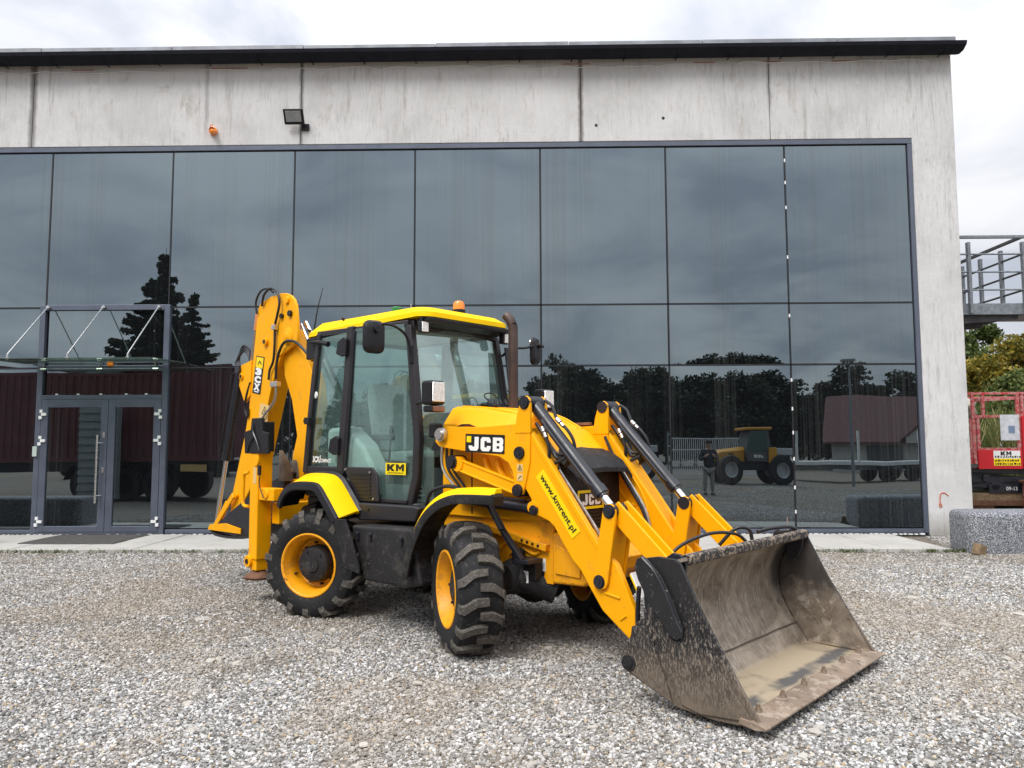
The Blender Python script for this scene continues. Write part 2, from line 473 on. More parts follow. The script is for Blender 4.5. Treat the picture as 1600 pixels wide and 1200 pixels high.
def mk_concrete():
    b = NB('weathered_precast_concrete')
    pos = b.n('ShaderNodeNewGeometry').outputs['Position']
    mp = lambda s_: b.n('ShaderNodeMapping', {'Vector': pos, 'Scale': s_}).outputs[0]
    n1 = b.noise(mp((1, 1, 1)), 0.9, 6, 0.62, 0.3)
    c = b.ramp(n1, [(0.3, (0.50, 0.495, 0.485)), (0.5, (0.59, 0.585, 0.575)), (0.72, (0.66, 0.655, 0.648))])
    st = b.noise(mp((7, 7, 0.55)), 1.0, 6, 0.68)                       # rain streaks
    stm = b.noise(mp((0.7, 0.7, 0.9)), 1.0, 3)
    f = b.math('MULTIPLY', b.maprange(st, 0.56, 0.75, 0, 1), b.maprange(stm, 0.38, 0.62, 0.25, 1.0))
    c = b.mix(f, c, (0.27, 0.255, 0.235))
    fine = b.noise(mp((34, 34, 3.2)), 1.0, 5, 0.75)
    c = b.mix(b.math('MULTIPLY', b.maprange(fine, 0.52, 0.66, 0, 1), b.maprange(stm, 0.35, 0.6, 0.15, 0.6)), c, (0.37, 0.36, 0.345))
    st2 = b.noise(mp((3.1, 3.1, 1.3)), 1.0, 8, 0.72, 1.0)
    c = b.mix(b.math('MULTIPLY', b.maprange(st2, 0.57, 0.70, 0, 1), 0.6), c, (0.34, 0.30, 0.25))
    pale = b.noise(mp((12, 12, 2.2)), 1.0, 6, 0.7)
    c = b.mix(b.math('MULTIPLY', b.maprange(pale, 0.55, 0.70, 0, 1), 0.55), c, (0.70, 0.69, 0.67))
    # stained panel joints
    sep = b.n('ShaderNodeSeparateXYZ', {0: pos})
    wob = b.math('MULTIPLY', b.math('SUBTRACT', b.noise(mp((2, 2, 5)), 1.0, 5, 0.7), 0.5), 0.07)
    for x0, w_, a_, z0 in ((-9.10, 0.060, 0.75, 0), (-5.86, 0.035, 0.45, 7.45), (-4.11, 0.035, 0.70, 0), (1.02, 0.042, 0.85, 0), (4.45, 0.032, 0.55, 7.75)):
        d = b.math('ABSOLUTE', b.math('SUBTRACT', b.math('ADD', sep.outputs[0], wob), x0))
        g = b.math('MULTIPLY', b.maprange(d, w_ * 0.5, w_ * 1.5, 1, 0), b.maprange(st, 0.30, 0.55, 0.45, 1.0))
        if z0:
            g = b.math('MULTIPLY', g, b.maprange(sep.outputs[2], z0 - 0.25, z0 + 0.2, 0, 1))
        g = b.math('MULTIPLY', g, a_)
        c = b.mix(g, c, (0.10, 0.09, 0.082))
    # rising damp and moss by the ground
    lo = b.math('MULTIPLY', b.maprange(b.math('ADD', sep.outputs[2], b.math('MULTIPLY', n1, 0.5)), 0.35, 0.75, 1, 0), 0.6)
    c = b.mix(lo, c, (0.20, 0.185, 0.16))
    h = b.math('ADD', b.noise(mp((1, 1, 1)), 9, 8, 0.65), b.math('MULTIPLY', b.noise(mp((1, 1, 1)), 70, 3), 0.35))
    b.pbr(c, 0.9, 0, b.bump(h, 0.35, 0.02), 0.25)
    return b.m
M['concrete'] = mk_concrete()

def mk_slab():
    b = NB('pale_concrete_paving')
    pos = b.coord('World')
    rnd = b.n('ShaderNodeObjectInfo').outputs['Random']
    c = b.ramp(b.noise(pos, 1.6, 7, 0.65), [(0.3, (0.42, 0.405, 0.37)), (0.6, (0.52, 0.505, 0.47))])
    c = b.mix(b.math('MULTIPLY', rnd, 0.35), c, (0.40, 0.385, 0.36))
    c = b.mix(b.math('MULTIPLY', b.maprange(b.noise(pos, 5, 5, 0.7), 0.58, 0.7, 0, 1), 0.4), c, (0.27, 0.24, 0.20))
    b.pbr(c, 0.9, 0, b.bump(b.noise(pos, 60, 4), 0.3, 0.006), 0.2)
    return b.m
M['slab'] = mk_slab()

def mk_ground():
    b = NB('compacted_stony_ground')
    pos = b.coord('World')
    n1 = b.noise(pos, 0.35, 6, 0.6, 0.4)
    c = b.ramp(b.noise(pos, 26, 6, 0.75), [(0.30, (0.05, 0.045, 0.038)), (0.5, (0.15, 0.135, 0.115)), (0.68, (0.32, 0.305, 0.28))])
    c = b.mix(b.math('MULTIPLY', b.maprange(n1, 0.45, 0.65, 0, 1), 0.55), c, (0.24, 0.185, 0.12))
    vor = b.n('ShaderNodeTexVoronoi', {'Vector': pos, 'Scale': 34.0})
    vg = b.n('ShaderNodeSeparateColor', {0: vor.outputs['Color']}).outputs[0]
    c = b.mix(0.5, c, b.ramp(vg, [(0.0, 0.2), (1.0, 0.8)]), 'OVERLAY')
    h = b.math('SUBTRACT', 1.0, vor.outputs['Distance'])
    b.pbr(c, 0.95, 0, b.bump(h, 0.6, 0.02), 0.2)
    return b.m
M['ground'] = mk_ground()

def mk_stone():
    """each stone takes one tone; dusty brown patches follow the ground"""
    b = NB('crushed_limestone')
    rnd = b.n('ShaderNodeObjectInfo').outputs['Random']
    pos = b.coord('World')
    c = b.ramp(rnd, [(0.0, (0.11, 0.108, 0.105)), (0.14, (0.19, 0.187, 0.18)), (0.36, (0.305, 0.30, 0.29)), (0.60, (0.42, 0.412, 0.397)),
                     (0.78, (0.54, 0.53, 0.515)), (0.91, (0.72, 0.715, 0.705)), (0.96, (0.46, 0.38, 0.27)), (1.0, (0.38, 0.28, 0.18))])
    c = b.mix(b.math('MULTIPLY', b.maprange(b.noise(pos, 90, 3, 0.7), 0.45, 0.75, 0, 1), 0.3), c, (0.20, 0.18, 0.155))
    patch = b.maprange(b.math('ADD', b.noise(pos, 0.42, 5, 0.62, 0.6), b.math('MULTIPLY', b.noise(pos, 2.6, 4, 0.6), 0.22)), 0.56, 0.72, 0, 1)
    c = b.mix(b.math('MULTIPLY', patch, 0.5), c, (0.30, 0.245, 0.18))
    b.pbr(c, 0.92, 0, None, 0.25)
    return b.m
M['stone'] = mk_stone()

def mk_granite():
    b = NB('speckled_washed_granite')
    v = b.coord()
    vor = b.n('ShaderNodeTexVoronoi', {'Vector': v, 'Scale': 150.0}).outputs['Color']
    g = b.n('ShaderNodeSeparateColor', {0: vor}).outputs[0]
    c = b.ramp(g, [(0.0, (0.045, 0.05, 0.062)), (0.45, (0.085, 0.095, 0.115)), (0.68, (0.19, 0.20, 0.225)), (0.86, (0.50, 0.50, 0.51)), (1.0, (0.72, 0.72, 0.71))])
    b.pbr(c, 0.75, 0, b.bump(g, 0.5, 0.006), 0.4)
    return b.m
M['granite'] = mk_granite()

def mk_bucket(name, base, zlo, zhi, dark=(0.018, 0.017, 0.018), lo=(0.135, 0.104, 0.076)):
    """black paint rubbed through to bare, dusty steel low down; scratches"""
    b = NB(name)
    v = b.coord()
    sep = b.n('ShaderNodeSeparateXYZ', {0: v})
    n1 = b.noise(v, 9, 6, 0.72)
    zz = b.math('ADD', sep.outputs[2], b.math('MULTIPLY', b.math('SUBTRACT', n1, 0.5), 0.5))
    worn = b.maprange(zz, zhi, zlo, 0, 1)
    run = b.noise(b.n('ShaderNodeMapping', {'Vector': v, 'Scale': (95, 95, 30)}).outputs[0], 1.0, 6, 0.75)
    spk = b.maprange(b.math('ADD', run, b.math('MULTIPLY', worn, 0.10)), 0.57, 0.64, 0, 1)
    c = b.mix(b.math('MULTIPLY', spk, b.maprange(worn, 0.0, 0.5, 0.12, 0.85)), dark, (0.29, 0.25, 0.205))
    c2 = b.mix(b.maprange(b.noise(v, 5, 5, 0.65), 0.35, 0.7, 0, 1), lo, tuple(x * 1.55 for x in lo))
    c = b.mix(b.maprange(worn, 0.50, 1.0, 0, 0.85), c, c2)
    b.pbr(c, 0.62, 0.15, b.bump(run, 0.25, 0.004), 0.4)
    return b.m
M['bucket_side'] = mk_bucket('rubbed_black_bucket_paint', None, 0.12, 0.80)

def mk_bucket_in():
    b = NB('scoured_bucket_steel')
    v = b.coord()
    sep = b.n('ShaderNodeSeparateXYZ', {0: v})
    n1 = b.noise(v, 3.0, 6, 0.65, 0.8)
    c = b.ramp(n1, [(0.30, (0.11, 0.08, 0.058)), (0.5, (0.245, 0.20, 0.155)), (0.70, (0.42, 0.35, 0.275))])
    scr = b.noise(b.n('ShaderNodeMapping', {'Vector': v, 'Rotation': (0.25, 0, 0), 'Scale': (9, 50, 9)}).outputs[0], 1.0, 5, 0.75, 0.6)
    c = b.mix(b.math('MULTIPLY', b.maprange(scr, 0.53, 0.66, 0, 1), 0.75), c, (0.52, 0.46, 0.39))
    c = b.mix(b.math('MULTIPLY', b.maprange(b.noise(v, 6, 5, 0.7), 0.60, 0.70, 0, 1), 0.7), c, (0.045, 0.037, 0.033))
    # darker towards the upper far corner, sand on the floor
    far = b.math('MULTIPLY', b.maprange(b.math('ADD', sep.outputs[1], b.math('MULTIPLY', n1, 0.5)), 0.98, 1.14, 0, 1), b.maprange(b.math('ADD', sep.outputs[2], b.math('MULTIPLY', b.noise(v, 7, 5, 0.7), 0.3)), 0.55, 0.72, 0, 1))
    c = b.mix(b.math('MULTIPLY', far, 0.85), c, (0.03, 0.028, 0.028))
    sand = b.math('MULTIPLY', b.maprange(sep.outputs[2], 0.13, 0.10, 0, 1), b.maprange(n1, 0.30, 0.48, 0.35, 1))
    c = b.mix(sand, c, (0.46, 0.375, 0.26))
    wet = b.math('MULTIPLY', b.maprange(sep.outputs[2], 0.13, 0.11, 0, 1),
                 b.math('MULTIPLY', b.maprange(b.math('ABSOLUTE', b.math('SUBTRACT', b.math('ADD', sep.outputs[0], b.math('MULTIPLY', b.noise(v, 7, 5, 0.7), 0.16)), 4.25)), 0.03, 0.075, 1, 0),
                        b.maprange(b.noise(v, 2.2, 3), 0.36, 0.5, 0, 1)))
    c = b.mix(b.math('MULTIPLY', wet, 0.9), c, (0.085, 0.088, 0.095))
    b.pbr(c, 0.55, 0.25, b.bump(scr, 0.2, 0.004), 0.4)
    return b.m
M['bucket_in'] = mk_bucket_in()
M['edge_steel'] = mat('ground_worn_cutting_edge', (0.25, 0.185, 0.135), 0.6, 0.2, 0.3, 6, [(9, 0.54, (0.40, 0.33, 0.26), 0.7), (20, 0.62, (0.10, 0.07, 0.05), 0.8)], 0.3, 30)
M['lip'] = mat('scuffed_bucket_lip', (0.022, 0.020, 0.020), 0.6, 0.1, 0.3, 6, [(34, 0.51, (0.30, 0.235, 0.175), 0.95), (12, 0.60, (0.14, 0.10, 0.07), 0.8)], 0.5, 45)

def mk_leaf(name, stops, rough=0.6):
    b = NB(name)
    isl = b.n('ShaderNodeNewGeometry').outputs['Random Per Island']
    obj = b.n('ShaderNodeObjectInfo').outputs['Random']
    n1 = b.noise(b.coord(), 0.9, 3)
    f = b.math('ADD', b.math('MULTIPLY', isl, 0.55), b.math('ADD', b.math('MULTIPLY', n1, 0.55), b.math('MULTIPLY', b.math('SUBTRACT', obj, 0.5), 0.25)))
    c = b.ramp(b.maprange(f, 0.2, 0.95, 0, 1), stops)
    p = b.pbr(c, rough, 0, None, 0.3)
    tl = b.n('ShaderNodeBsdfTranslucent', {'Color': c})
    mx = b.n('ShaderNodeMixShader', {0: 0.25, 1: p.outputs[0], 2: tl.outputs[0]})
    b.link(mx.outputs[0], b.out.inputs[0])
    return b.m
M['leaf_green'] = mk_leaf('green_foliage', [(0.0, (0.030, 0.050, 0.014)), (0.5, (0.070, 0.105, 0.026)), (1.0, (0.16, 0.175, 0.045))])
M['leaf_autumn'] = mk_leaf('turning_autumn_foliage', [(0.0, (0.09, 0.10, 0.018)), (0.4, (0.24, 0.20, 0.03)), (0.75, (0.42, 0.28, 0.035)), (1.0, (0.40, 0.15, 0.02))])
M['leaf_dark'] = mk_leaf('dark_conifer_needles', [(0.0, (0.010, 0.018, 0.010)), (0.5, (0.020, 0.034, 0.016)), (1.0, (0.04, 0.055, 0.025))])
M['leaf_reed'] = mk_leaf('straw_coloured_reeds', [(0.0, (0.06, 0.09, 0.02)), (0.5, (0.20, 0.19, 0.07)), (1.0, (0.42, 0.36, 0.18))])
M['grass'] = mk_leaf('short_grass', [(0.0, (0.03, 0.06, 0.012)), (1.0, (0.10, 0.14, 0.03))])

# ------------------------------------------------------------------ lettering
def text_mesh(name, body, w, h, origin, xd, yd, mat_, parent, th=0.0012, bold=0.012, **props):
    """flat lettering fitted to w x h, centred at origin, running along xd with yd up"""
    cu = bpy.data.curves.new(name, 'FONT'); cu.body = body; cu.size = 1; cu.offset = bold; cu.extrude = 0.0
    cu.resolution_u = 3
    ob = bpy.data.objects.new(name, cu); COL.objects.link(ob)
    bpy.context.view_layer.update()
    me = bpy.data.meshes.new_from_object(ob.evaluated_get(bpy.context.evaluated_depsgraph_get()))
    bpy.data.objects.remove(ob); bpy.data.curves.remove(cu)
    me.name = name
    co = np.array([v.co[:] for v in me.vertices])
    lo, hi = co.min(0), co.max(0)
    xd = np.array(xd, float); yd = np.array(yd, float); xd /= np.linalg.norm(xd); yd /= np.linalg.norm(yd)
    nn = np.cross(xd, yd)
    p = ((co[:, :1] - (lo[0] + hi[0]) / 2) / (hi[0] - lo[0]) * w) * xd + ((co[:, 1:2] - (lo[1] + hi[1]) / 2) / (hi[1] - lo[1]) * h) * yd + np.array(origin, float) + nn * th
    me.vertices.foreach_set('co', p.ravel()); me.update()
    me.materials.clear()
    return put(name, me, mat_, parent, **props)

def panel(name, w, h, origin, xd, yd, mat_, parent, th=0.0015, **props):
    xd = Vector(xd).normalized(); yd = Vector(yd).normalized(); n = xd.cross(yd); o = Vector(origin)
    b = MB()
    vs = [o + xd * (sx * w / 2) + yd * (sy * h / 2) + n * k for k in (0, th) for sx, sy in ((-1, -1), (1, -1), (1, 1), (-1, 1))]
    b.add(vs, [(3, 2, 1, 0), (4, 5, 6, 7), (0, 1, 5, 4), (1, 2, 6, 5), (2, 3, 7, 6), (3, 0, 4, 7)])
    return b.build(name, mat_, parent, smooth=0, **props)

BLOCK = {
 'K': [[(0, 0), (.34, 0), (.34, 1), (0, 1)], [(.34, .62), (.34, .36), (.60, 0), (1, 0), (.64, .5), (1, 1), (.60, 1)]],
 'M': [[(0, 0), (.27, 0), (.27, 1), (0, 1)], [(.73, 0), (1, 0), (1, 1), (.73, 1)], [(.27, 1), (.27, .56), (.5, .08), (.73, .56), (.73, 1), (.5, .56)]],
 'J': [[(.58, 1), (1, 1), (1, .2), (.84, 0), (.18, 0), (0, .18), (0, .36), (.38, .36), (.38, .28), (.58, .28)]],
 'C': [[(1, .80), (.84, 1), (.16, 1), (0, .84), (0, .16), (.16, 0), (.84, 0), (1, .2), (1, .38), (.62, .38), (.62, .27), (.38, .27), (.38, .73), (.62, .73), (.62, .62), (1, .62)]],
 'B': [[(0, 0), (.38, 0), (.38, 1), (0, 1)], [(.38, 0), (.64, 0), (.64, .22), (.38, .22)], [(.38, .4), (.64, .4), (.64, .6), (.38, .6)], [(.38, .78), (.64, .78), (.64, 1), (.38, 1)],
       [(.64, 0), (.86, 0), (1, .14), (1, .42), (.93, .5), (.64, .5)], [(.64, .5), (.93, .5), (1, .58), (1, .86), (.86, 1), (.64, 1)]],
}
def block_letters(name, word, w, h, origin, xd, yd, mat_, parent, gap=0.06, th=0.0012):
    xd = Vector(xd).normalized(); yd = Vector(yd).normalized(); n = xd.cross(yd); o = Vector(origin) + n * th
    lw = (w - gap * w * (len(word) - 1)) / len(word)
    b = MB()
    for i, ch in enumerate(word):
        x0 = -w / 2 + i * (lw + gap * w)
        for poly in BLOCK[ch]:
            b.add([o + xd * (x0 + px * lw) + yd * ((py - .5) * h) for px, py in poly], [tuple(range(len(poly)))])
    me = b.mesh(name, 0, fix=False)
    return put(name, me, mat_, parent)
# ================================================================== THE SETTING
D = 13.65                                   # facade glass plane
g = MB()
g.add([(-300, -300, 0), (300, -300, 0), (300, 300, 0), (-300, 300, 0)], [(0, 1, 2, 3)])
g.build('ground', M['ground'], None, smooth=0, kind='structure')

# paving strip in front of the building: slabs with open joints on a bed
pav = MB().span((-16, 11.62, -0.05), (6.27, 13.60, 0.012)).build('pavement', M['ground'], None, smooth=0, kind='structure')
for i in range(24):
    x1 = 6.26 - 0.94 * i
    for (ya, yb) in ((11.60, 12.62), (12.636, 13.52)):
        dz = random.uniform(-0.004, 0.004)
        MB().span((x1 - 0.920, ya, 0.0), (x1, yb, 0.052 + dz)).build('slab', M['slab'], pav, bevel=0.006)
dr = MB()
dr.span((-16, 13.53, 0.0), (6.95, 13.60, 0.03))
dr.build('drain_channel', M['joint'], pav, smooth=0)
dr = MB()
x = -10.2
while x < 6.9:
    w_ = random.uniform(0.03, 0.075)
    dr.span((x, 13.535, 0.03), (x + w_, 13.585, 0.045 + random.uniform(0, .012)))
    x += w_ + random.uniform(0.03, 0.06)
dr.build('drain_slot', M['white'], pav, smooth=0, kind='stuff')

# ------------------------------------------------------------------ the building
bld = thing('concrete_building', 'grey concrete hall with a wide wall of dark mirror glass under a black roof edge', 'building', (0, D, 0))
def LX(x): return x
def bpart(name, mb, mat_, parent=bld, bevel=0, **k):
    return mb.xf(Matrix.Translation((0, -D, 0))).build(name, mat_, parent, bevel, **k)
YW = D - 0.045                              # wall face
core = MB().span((-16, D + 0.07, 0), (7.74, 26, 8.64))
bpart('core', core, M['joint'], smooth=0)
joints = [-16.0, -9.10, -4.11, 1.02, 4.45]
for i, x0 in enumerate(joints[:-1]):
    x1 = joints[i + 1] if i + 1 < len(joints) else 7.75
    bpart('wall_panel', MB().span((x0 + 0.004, YW, 7.10), (x1 - (0.004 if x1 < 7 else 0), D + 0.3, 8.68)), M['concrete'], bevel=0.008)
bpart('wall_panel', MB().prism([(4.456, 7.10), (6.985, 7.10), (6.985, 0), (7.75, 0), (7.75, 8.68), (4.456, 8.68)], YW, D + 0.3), M['concrete'], bevel=0.010)
bpart('wall', MB().span((7.40, D + 0.305, 0.0), (7.748, 26, 8.68)), M['concrete'], bevel=0.01)
# tie holes in the wall panels and a sprayed mark on the column
for hx, hz in ((1.30, 7.40), (2.52, 7.52)):
    bpart('tie_hole', MB().cyl((hx, YW - 0.004, hz), (hx, YW + 0.02, hz), 0.028, n=14), M['joint'])
sp = MB().tube([(7.18, YW - 0.002, 0.55), (7.20, YW - 0.002, 0.72), (7.27, YW - 0.002, 0.74), (7.33, YW - 0.002, 0.69)], 0.011, 5, 4)
sp.tube([(7.17, YW - 0.002, 0.50), (7.21, YW - 0.002, 0.51), (7.19, YW - 0.002, 0.56), (7.165, YW - 0.002, 0.52)], 0.012, 5, 3)
bpart('paint_mark', sp, mat('faded_red_spray', (0.52, 0.16, 0.09), 0.8))
# roof: deep dark eaves with folded front edge
roof = MB()
roof.prism([(D - 0.38, 8.70), (D - 0.38, 8.735), (D - 0.30, 8.76), (26, 8.76), (26, 8.69), (D + 0.05, 8.69), (D - 0.40, 8.665)], 0, 1)
rv = [(-16 + v[1] * (7.80 + 16), v[0], v[2]) for v in roof.v]
roof2 = MB(); roof2.v = rv; roof2.f = roof.f
rf = bpart('roof', roof2, M['fascia'], smooth=0)
gut = MB()
ring = [(D - 0.05, 8.645), (D - 0.16, 8.60), (D - 0.30, 8.60), (D - 0.41, 8.66), (D - 0.43, 8.72), (D - 0.415, 8.72), (D - 0.39, 8.67), (D - 0.06, 8.675)]
gut.loft([[(-16, a, z) for a, z in ring], [(7.84, a, z) for a, z in ring]], True, True)
bpart('gutter', gut, M['fascia'], rf)
for k in range(19):
    gx = -9.6 + k * 0.95
    bpart('gutter_bracket', MB().strip([(0, 0), (1, 0)], 0.1, 0, 0.1) if False else MB().span((gx, D - 0.436, 8.60), (gx + 0.02, D - 0.05, 8.605)), M['fascia'], rf)
et = MB()
x = -16.0
while x < 7.6:
    w_ = min(2.4, 7.70 - x)
    dz = random.uniform(-0.008, 0.008)
    et.span((x, D - 0.34, 8.765), (x + w_ - 0.01, D - 0.10, 8.835 + dz))
    x += w_
bpart('edge_flashing', et, M['roofedge'], rf, bevel=0.004)
# loose strand of sealing tape under the eaves
for (xa, xb, mt, zz) in ((-9.9, -6.2, 'white', 8.50), (-6.0, 0.2, 'white', 8.52), (-0.4, 3.3, 'white', 8.50), (3.9, 7.6, 'white', 8.54)):
    pts = []
    xx = xa
    while xx < xb:
        pts.append((xx, YW - 0.012, zz + random.uniform(-0.03, 0.035))); xx += random.uniform(0.15, 0.45)
    bpart('sealing_strand', MB().tube(pts, 0.007, 5, 2), M[mt], rf)
RUST_TAPE = mat('dull_red_tape', (0.42, 0.20, 0.17), 0.8)
for xa in (-8.4, -5.8, 0.7, 3.1, 4.3, 5.6):
    bpart('tape_patch', MB().span((xa, YW - 0.004, 8.55), (xa + random.uniform(.3, .7), YW + 0.002, 8.572)), RUST_TAPE, rf, smooth=0)

# glass wall: frame, panes, joints
gw = bpart('glass_wall', MB().span((-16, D + 0.035, 0.10), (6.90, D + 0.068, 7.02)), M['joint'], smooth=0)
bpart('frame_rail', MB().span((-16, D - 0.035, 7.005), (6.983, D + 0.03, 7.097)), M['alu'], gw, bevel=0.006)
bpart('frame_rail', MB().span((-6.40, D - 0.03, 0.052), (6.90, D + 0.03, 0.125)), M['alu'], gw, bevel=0.006)
bpart('frame_rail', MB().span((-16, D - 0.03, 0.052), (-8.79, D + 0.03, 0.125)), M['alu'], gw, bevel=0.006)
bpart('frame_post', MB().span((6.905, D - 0.035, 0.052), (6.983, D + 0.03, 7.003)), M['alu'], gw, bevel=0.006)
XC = [-15.4, -13.2, -10.93, -8.71, -6.47, -4.22, -2.01, 0.275, 2.55, 4.70, 6.90]
ZR = [0.13, 3.005, 4.105, 7.0]
GAP = 0.017
pane_rng = random.Random(3)
for i in range(len(XC) - 1):
    for j in range(3):
        xa, xb, za, zb = XC[i] + GAP, XC[i + 1] - GAP, ZR[j] + GAP, ZR[j + 1] - GAP
        if i == 3:
            if j == 0:
                za = 2.52
            if j < 2:
                xa += 0.05; xb -= 0.05
            if j == 1:
                zb -= 0.03
        m_ = MB()
        cx, cz, w_, h_ = (xa + xb) / 2, (za + zb) / 2, xb - xa, zb - za
        n_ = 6
        # the sealed unit bows a little, each one differently
        bow = pane_rng.uniform(-0.005, 0.005); tx = pane_rng.uniform(-.003, .003); tz = pane_rng.uniform(-.0025, .0025)
        vs = []
        for b_ in range(n_ + 1):
            for a_ in range(n_ + 1):
                u, v = a_ / n_ * 2 - 1, b_ / n_ * 2 - 1
                vs.append((cx + u * w_ / 2, D + bow * (1 - u * u) * (1 - v * v) + tx * u * w_ / 2 + tz * v * h_ / 2, cz + v * h_ / 2))
        fs = [(b_ * (n_ + 1) + a_, b_ * (n_ + 1) + a_ + 1, (b_ + 1) * (n_ + 1) + a_ + 1, (b_ + 1) * (n_ + 1) + a_) for b_ in range(n_) for a_ in range(n_)]
        m_.add(vs, fs)
        # edge thickness
        m_.add([(xa, D + .003, za), (xb, D + .003, za), (xb, D + .003, zb), (xa, D + .003, zb), (xa, D + .03, za), (xb, D + .03, za), (xb, D + .03, zb), (xa, D + .03, zb)],
               [(0, 1, 5, 4), (1, 2, 6, 5), (2, 3, 7, 6), (3, 0, 4, 7)])
        bpart('pane', m_, M['pane'], gw, smooth=60, fix=False)
# slim joint gaskets, just proud of the glass
for x in XC[1:-1]:
    for (za, zb) in (((0.13, 2.99), (3.02, 4.09), (4.12, 7.0)) if x not in (-8.71, -6.47) else ((4.15, 7.0),)):
        bpart('mullion', MB().span((x - 0.011, D - 0.006, za), (x + 0.011, D + 0.03, zb)), M['joint'], gw, smooth=0)
for z in ZR[1:3]:
    for i in range(len(XC) - 1):
        if i != 3:
            bpart('transom', MB().span((XC[i] + 0.013, D - 0.006, z - 0.012), (XC[i + 1] - 0.013, D + 0.03, z + 0.012)), M['joint'], gw, smooth=0)
# white glazing clips left in one joint
for z in (6.72, 6.31, 5.85, 4.94, 3.88, 2.73, 2.22, 1.80, 1.34, 0.84, 0.42):
    bpart('glazing_clip', MB().span((4.688, D - 0.014, z - 0.030), (4.712, D - 0.006, z + 0.030)), M['white'], gw, smooth=0)

# ------------------------------------------------------------------ entrance
ent = bpart('door_frame', MB().span((-8.79, D - 0.055, 0.052), (-8.69, D + 0.03, 4.15)).span((-6.52, D - 0.055, 0.052), (-6.42, D + 0.03, 4.15))
            .span((-8.69, D - 0.055, 4.055), (-6.52, D + 0.03, 4.15)).span((-8.69, D - 0.055, 2.955), (-6.52, D + 0.03, 3.05))
            .span((-8.69, D - 0.055, 2.44), (-6.52, D + 0.03, 2.515)).span((-8.69, D - 0.05, 0.052), (-6.52, D + 0.03, 0.085)), M['alu'], bevel=0.006)
for (xa, xb, nm) in ((-8.685, -7.475, 'l'), (-7.468, -6.525, 'r')):
    fr = 0.125
    za, zb = 0.09, 2.435
    leaf = MB().span((xa, D - 0.06, za), (xa + fr, D + 0.0, zb)).span((xb - fr, D - 0.06, za), (xb, D, zb))
    leaf.span((xa + fr, D - 0.06, zb - 0.14), (xb - fr, D, zb)).span((xa + fr, D - 0.06, za), (xb - fr, D, za + 0.10))
    dl = bpart('door', leaf, M['alu'], bevel=0.006)
    px0, px1, pz0, pz1 = xa + fr, xb - fr, za + 0.10, zb - 0.14
    tl = 0.004 if nm == 'l' else -0.002
    mm = MB().add([(px0, D - 0.03, pz0), (px1, D - 0.03 + tl, pz0), (px1, D - 0.03 + tl, pz1), (px0, D - 0.03, pz1)], [(0, 1, 2, 3)])
    bpart('door_pane', mm, M['pane'], dl, smooth=0, fix=False)
    hx = xa + 0.02 if nm == 'l' else xb - 0.02
    sgn = 1 if nm == 'l' else -1
    for hz in (2.17, 1.70, 0.27):
        h_ = MB()
        h_.span((hx - 0.035 * sgn, D - 0.082, hz + 0.03), (hx + 0.015 * sgn, D - 0.058, hz + 0.085))
        h_.span((hx - 0.005 * sgn, D - 0.086, hz - 0.024), (hx + 0.085 * sgn, D - 0.058, hz + 0.026))
        h_.span((hx - 0.05 * sgn, D - 0.082, hz - 0.085), (hx + 0.005 * sgn, D - 0.058, hz - 0.028))
        bpart('hinge', h_, M['white'], dl, bevel=0.003)
    if nm == 'l':
        hn = MB().cyl((-7.60, D - 0.15, 0.60), (-7.60, D - 0.15, 1.80), 0.017, n=14)
        for hz in (0.73, 1.66):
            hn.cyl((-7.60, D - 0.15, hz), (-7.545, D - 0.06, hz), 0.011, n=10)
        bpart('handle', hn, M['stainless'], dl)
        for hz in (1.80, 1.17):
            bpart('lock_plate', MB().span((-7.555, D - 0.068, hz - 0.05), (-7.51, D - 0.058, hz + 0.05)).cyl((-7.533, D - 0.072, hz), (-7.533, D - 0.06, hz), 0.013, n=10), M['steel'], dl, bevel=0.003)
for cx_ in (-8.42, -8.03, -7.62, -7.16, -6.80):
    bpart('frame_clip', MB().span((cx_ - 0.02, D - 0.062, 2.517), (cx_ + 0.02, D - 0.03, 2.54)), M['white'], ent, smooth=0)
bpart('card_reader', MB().span((-8.80, D - 0.085, 1.42), (-8.72, D - 0.056, 1.60)), M['trim'], ent, bevel=0.006)
# glass canopy on tie rods
cano = bpart('canopy', MB().prism([(D - 0.09, 3.075), (D - 0.09, 3.09), (D - 1.25, 3.055), (D - 1.25, 3.04)], -8.98, -6.10).xf(Matrix(((0, 1, 0, 0), (1, 0, 0, 0), (0, 0, 1, 0), (0, 0, 0, 1)))), M['canopy'], smooth=0)
for rx in (-8.62, -7.61, -6.60):
    t_ = MB().cyl((rx, D - 0.06, 4.10), (rx, D - 0.11, 4.10), 0.03, n=12).cyl((rx, D - 0.11, 4.10), (rx, D - 1.12, 3.13), 0.011, n=10)
    t_.cyl((rx, D - 1.12, 3.13), (rx, D - 1.12, 3.03), 0.016, n=10).cyl((rx, D - 1.12, 3.062), (rx, D - 1.12, 3.075), 0.035, n=14)
    bpart('tie_rod', t_, M['stainless'], cano)
    c_ = MB().span((rx - 0.06, D - 0.075, 2.96), (rx - 0.04, D - 0.056, 3.15))
    for hz in (2.975, 3.125):
        c_.cyl((rx - 0.05, D - 0.07, hz), (rx - 0.05, D - 0.16, hz), 0.013, n=8).cyl((rx - 0.05, D - 0.15, hz), (rx + 0.05, D - 0.15, hz), 0.015, n=8)
    bpart('bracket', c_, M['stainless'], cano)
bpart('reflector', MB().span((-7.52, D - 0.075, 3.03), (-7.41, D - 0.052, 3.085)), M['orange'], ent, bevel=0.01)
bpart('cable_strip', MB().cyl((-8.6, D - 0.068, 2.985), (-6.6, D - 0.068, 2.985), 0.012, n=8), M['galv'], ent)

